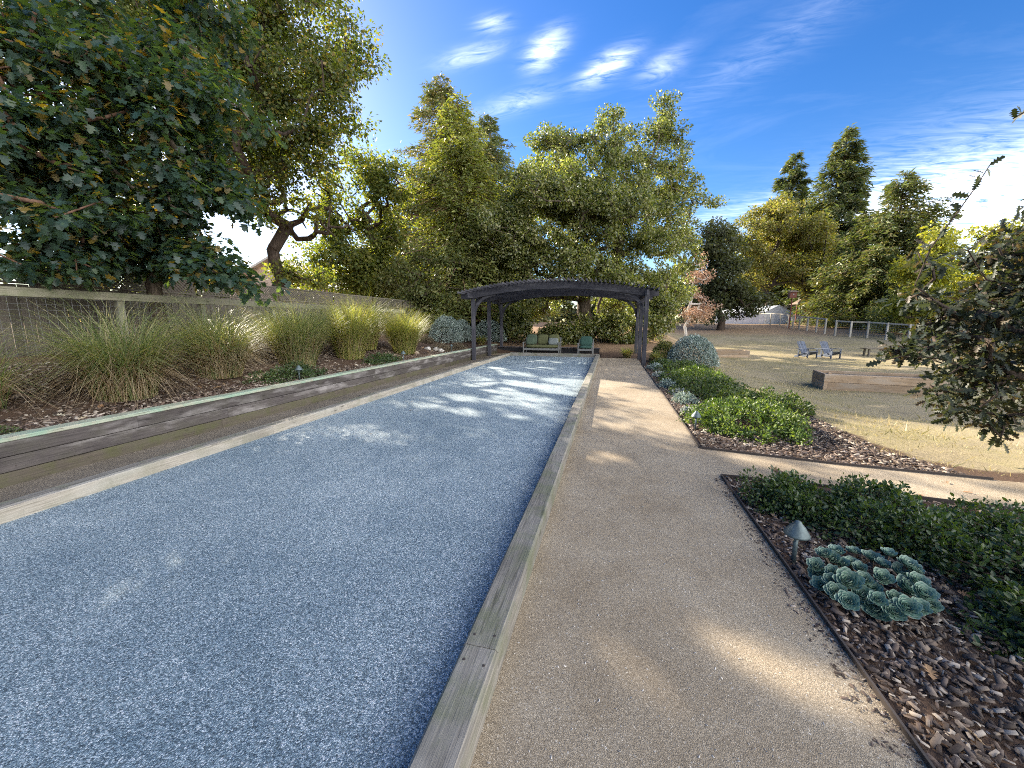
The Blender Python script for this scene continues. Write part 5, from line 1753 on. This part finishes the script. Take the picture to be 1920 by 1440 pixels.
for k in range(6):
    b_ = k * dp / 5
    mb = MB()
    mb.tube(TP(-.03, b_, 0), TP(-.03, b_, hw), .03, n=6).tube(TP(-.03, b_, hw), TP(wt / 2, b_, hr + .08), .03, n=6).tube(TP(wt / 2, b_, hr + .08), TP(wt + .03, b_, hw), .03, n=6).tube(TP(wt + .03, b_, hw), TP(wt + .03, b_, 0), .03, n=6)
    obj('hoop', mb.mesh('hoop', M_CANVAS), root)

# bird house on a red pole
p = at(1478, 622, 36.5)
z0 = g1(p.x, p.y)
root = thing('bird_house', (p.x, p.y, z0), 'red wooden bird house on a tall red pole at the fence corner', 'bird house')
obj('pole', MB().tube((p.x, p.y, z0 - .1), (p.x, p.y, z0 + 2.85), .055, n=8).mesh('pole', M_REDWOOD), root)
box = obj('box', MB().box(p.x - .27, p.x + .27, p.y - .25, p.y + .25, z0 + 2.85, z0 + 3.35).mesh('box', M_REDWOOD), root)
r_ = MB().add([(p.x - .36, p.y - .34, z0 + 3.36), (p.x + .36, p.y - .34, z0 + 3.36), (p.x + .36, p.y + .34, z0 + 3.5), (p.x - .36, p.y + .34, z0 + 3.5), (p.x - .36, p.y - .34, z0 + 3.40), (p.x + .36, p.y - .34, z0 + 3.40), (p.x + .36, p.y + .34, z0 + 3.54), (p.x - .36, p.y + .34, z0 + 3.54)],
                [(3, 2, 1, 0), (4, 5, 6, 7), (0, 1, 5, 4), (1, 2, 6, 5), (2, 3, 7, 6), (3, 0, 4, 7)])
obj('roof', r_.mesh('roof', M_DARKROOF), root)
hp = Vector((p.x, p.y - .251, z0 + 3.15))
obj('entrance', MB().tube(hp, hp - Vector((0, .004, 0)), .06, n=12).mesh('entrance', M_HOLE), box)  # near-black disc painted for the shade inside the entrance hole

# play structure: red tower with a yellow slide
p = at(1500, 600, 48)
z0 = g1(p.x, p.y)
root = thing('play_tower', (p.x, p.y, z0), 'red play tower with a yellow slide beside the tent', 'play tower')
for sx in (-.8, .8):
    for sy in (-.8, .8):
        plank('post', (p.x + sx, p.y + sy, z0), (p.x + sx, p.y + sy, z0 + 2.3), .12, .12, M_REDWOOD, root, up=(1, 0, 0))
plank('platform', (p.x - .8, p.y, z0 + 1.0), (p.x + .8, p.y, z0 + 1.0), 1.6, .08, M_REDWOOD, root)
obj('roof', MB().add([(p.x - 1, p.y - 1, z0 + 2.3), (p.x + 1, p.y - 1, z0 + 2.3), (p.x + 1, p.y + 1, z0 + 2.3), (p.x - 1, p.y + 1, z0 + 2.3), (p.x, p.y, z0 + 3.1)], [(3, 2, 1, 0), (0, 1, 4), (1, 2, 4), (2, 3, 4), (3, 0, 4)]).mesh('roof', M_DARKROOF), root)
mb = MB()
for k in range(6):
    t0, t1 = k / 6, (k + 1) / 6
    f_ = lambda t: (p.x + .95 + 1.5 * t, z0 + 1.05 * (1 - t) ** 1.3 + .08)
    (xa, za), (xb, zb) = f_(t0), f_(t1)
    mb.add([(xa, p.y - .7, za), (xb, p.y - .7, zb), (xb, p.y - .2, zb), (xa, p.y - .2, za), (xa, p.y - .7, za + .2), (xb, p.y - .7, zb + .2), (xb, p.y - .2, zb + .2), (xa, p.y - .2, za + .2)], [(0, 1, 2, 3), (0, 4, 5, 1), (3, 2, 6, 7)])
obj('slide', mb.mesh('slide', M_YELLOW), root)

# ------------------------------------------------------------------ fences across the lawn
def rail_fence(label, pts, h, mat, mesh=True, rails=(1.0,), ps=.11, name='post_and_rail_fence'):
    root = thing(name, tuple(pts[0]), label, 'fence')
    for q_ in pts:
        plank('post', (q_.x, q_.y, q_.z - .1), (q_.x, q_.y, q_.z + h), ps, ps, mat, root, up=(1, 0, 0))
    for a, b_ in zip(pts[:-1], pts[1:]):
        for r in rails:
            plank('rail', a + Vector((0, 0, h * r - .06)), b_ + Vector((0, 0, h * r - .06)), .05, .09, mat, root)
    if mesh:
        mb = MB()
        for a, b_ in zip(pts[:-1], pts[1:]):
            nl = max(4, int((b_ - a).length / .16))
            for k in range(1, 9):
                z = Vector((0, 0, h * k / 9))
                mb.tube(a + z, b_ + z, .0035, n=3, caps=False)
            for k in range(nl):
                q_ = a + (b_ - a) * (k / nl)
                mb.tube(q_ + Vector((0, 0, .03)), q_ + Vector((0, 0, h - .05)), .003, n=3, caps=False)
        tag(obj('wire_mesh', mb.mesh('wire_mesh', M_WIRE), root), kind='stuff')
    return root


def gpt(px, py, d):
    p = at(px, py, d)
    return Vector((p.x, p.y, g1(p.x, p.y)))


F1 = [gpt(x, y, d_) for x, y, d_ in ((1485, 622, 36.5), (1497, 624, 35.5), (1512, 627, 34.3), (1529, 629, 33.2), (1545, 633, 32))]
rail_fence('pale mesh fence running from the bird house to the gate gap', F1, 1.25, M_PALEPOST)
F2 = [gpt(x, y, d_) for x, y, d_ in ((1564, 638, 30.6), (1592, 641, 29.6), (1624, 641, 29.0), (1659, 648, 27.8), (1700, 655, 26.6), (1745, 660, 25.6), (1800, 668, 24.6), (1870, 678, 23.6))]
rail_fence('pale rail fence running from the gate gap behind the near oak', F2, 1.22, M_PALEPOST, True, (1.0,), .115)
F3 = [gpt(x, 608, d_) for x, d_ in ((1262, 49), (1286, 49), (1309, 48.5), (1342, 48), (1374, 47.5), (1408, 46.5), (1444, 41), (1462, 39), (1478, 37.2))]
rail_fence('grey rail fence along the far edge of the lawn before the dark oak', F3, 1.25, M_PALEPOST, True, (1.0,), .10)
# dark hedge behind that fence
p = gpt(1352, 608, 50)
mound('hedge', 'dark clipped hedge behind the far rail fence', p.x, p.y, 6.2, 1.0, 1.25, 5200, .20, L_DARK, 231, T_DIAMOND, 'hedge', None, .4, lump=.06, rot=-YAW * 0 + .12)

# ------------------------------------------------------------------ timber planter boxes on the lawn
def timber_box(label, cx, cy, w_, d_, rz, z, mat):
    root = thing('timber_planter', (cx, cy, z), label, 'planter', 'timber planters on the lawn', rz)
    th = .09
    for c_, zz_ in enumerate((.115, .345)):
        for sy in (-1, 1):
            o = bpy.data.objects.new('timber', plank_mesh(w_ - (.0 if c_ else 2 * th), th, .226, mat, .008))
            link(o, root)
            o.location = (0, sy * (d_ / 2 - th / 2), zz_ - .02)
        for sx in (-1, 1):
            o = bpy.data.objects.new('timber', plank_mesh(d_ - (2 * th + .004 if c_ else 0.004), th, .226, mat, .008))
            link(o, root)
            o.location = (sx * (w_ / 2 - th / 2), 0, zz_ - .02)
            o.rotation_euler = (0, 0, pi / 2)
    o = bpy.data.objects.new('soil', MB().box(-w_ / 2 + th + .01, w_ / 2 - th - .01, -d_ / 2 + th + .01, d_ / 2 - th - .01, .0, .36).mesh('soil', M_GUTTER))
    link(o, root)
    for sx in (-1, 1):
        o = bpy.data.objects.new('corner_post', plank_mesh(.47, .09, .09, mat))
        link(o, root)
        o.location = (sx * (w_ / 2 - th - .055), -d_ / 2 + th + .055, .24)
        o.rotation_euler = (0, pi / 2, 0)


zb = g1(7.2, 12.6)
timber_box('tan timber planter box nearest the low green mounds', 7.35, 13.05, 2.6, 1.15, -.17, zb, M_TIMBER)
p = gpt(1366, 668, 21.0)
timber_box('low timber planter box beyond the round silver bush', p.x, p.y, 1.75, .9, .05, p.z - .08, M_TIMBER)


# ------------------------------------------------------------------ adirondack chairs
def adirondack(label, x, y, rz, mat):
    root = thing('adirondack_chair', (x, y, g1(x, y)), label, 'chair', 'slate blue adirondack chairs', rz)

    def pl(name, a, b, W, T, up=(0, 0, 1)):
        a, b = Vector(a), Vector(b)
        xx = (b - a)
        L = xx.length
        xx.normalize()
        z = Vector(up)
        z = (z - xx * z.dot(xx)).normalized()
        yv = z.cross(xx)
        m = Matrix((xx, yv, z)).transposed().to_4x4()
        m.translation = (a + b) / 2
        o = bpy.data.objects.new(name, plank_mesh(L, W, T, mat))
        link(o, root)
        o.matrix_local = m
    for s in (-1, 1):
        pl('front_leg', (.33 * s, -.42, 0), (.33 * s, -.42, .56), .09, .03, (1, 0, 0))
        pl('side_rail', (.29 * s, -.46, .36), (.29 * s, .52, .03), .12, .03, (1, 0, 0))
        pl('armrest', (.36 * s, -.50, .575), (.36 * s, .30, .575), .13, .025)
        pl('back_leg', (.33 * s, .22, .0), (.33 * s, .22, .56), .08, .03, (1, 0, 0))
    for k in range(6):
        t = k / 5
        pl('seat_slat', (-.30, -.44 + .48 * t, .40 - .17 * t), (.30, -.44 + .48 * t, .40 - .17 * t), .088, .022, (0, .3, 1))
    for k in range(5):
        u = (k - 2) * .112
        top = 1.02 - .02 * abs(k - 2)
        pl('back_slat', (u * .95, .05, .22), (u * 1.08, .46, top), .10, .022, (0, -1, .5))
    for z, yv in ((.50, .20), (.82, .36)):
        pl('back_brace', (-.28, yv + .03, z), (.28, yv + .03, z), .07, .022, (0, -1, .5))
    return root


for px, py, dd, rz, lab in ((1510, 672, 20.2, radians(25), 'slate blue adirondack chair on the lawn nearer the silver bush'), (1553, 673, 20.0, radians(25), 'slate blue adirondack chair on the lawn nearer the near oak')):
    p = gpt(px, py, dd)
    adirondack(lab, p.x, p.y, rz, M_BLUECHAIR).scale = (.84, .84, .84)

# low weathered bench further across the lawn
p = gpt(1655, 671, 20.6)
root = thing('low_bench', (p.x, p.y, p.z), 'low grey weathered bench on the lawn, half hidden by oak leaves', 'bench', None, .3)
for k in range(3):
    o = bpy.data.objects.new('seat_plank', plank_mesh(2.3, .14, .045, M_FENCE))
    link(o, root)
    o.location = (0, -.15 + k * .15, .40)
for sx in (-1, 1):
    for sy in (-1, 1):
        o = bpy.data.objects.new('leg', plank_mesh(.39, .08, .08, M_FENCE))
        link(o, root)
        o.location = (sx * .95, sy * .13, .18)
        o.rotation_euler = (0, pi / 2, 0)
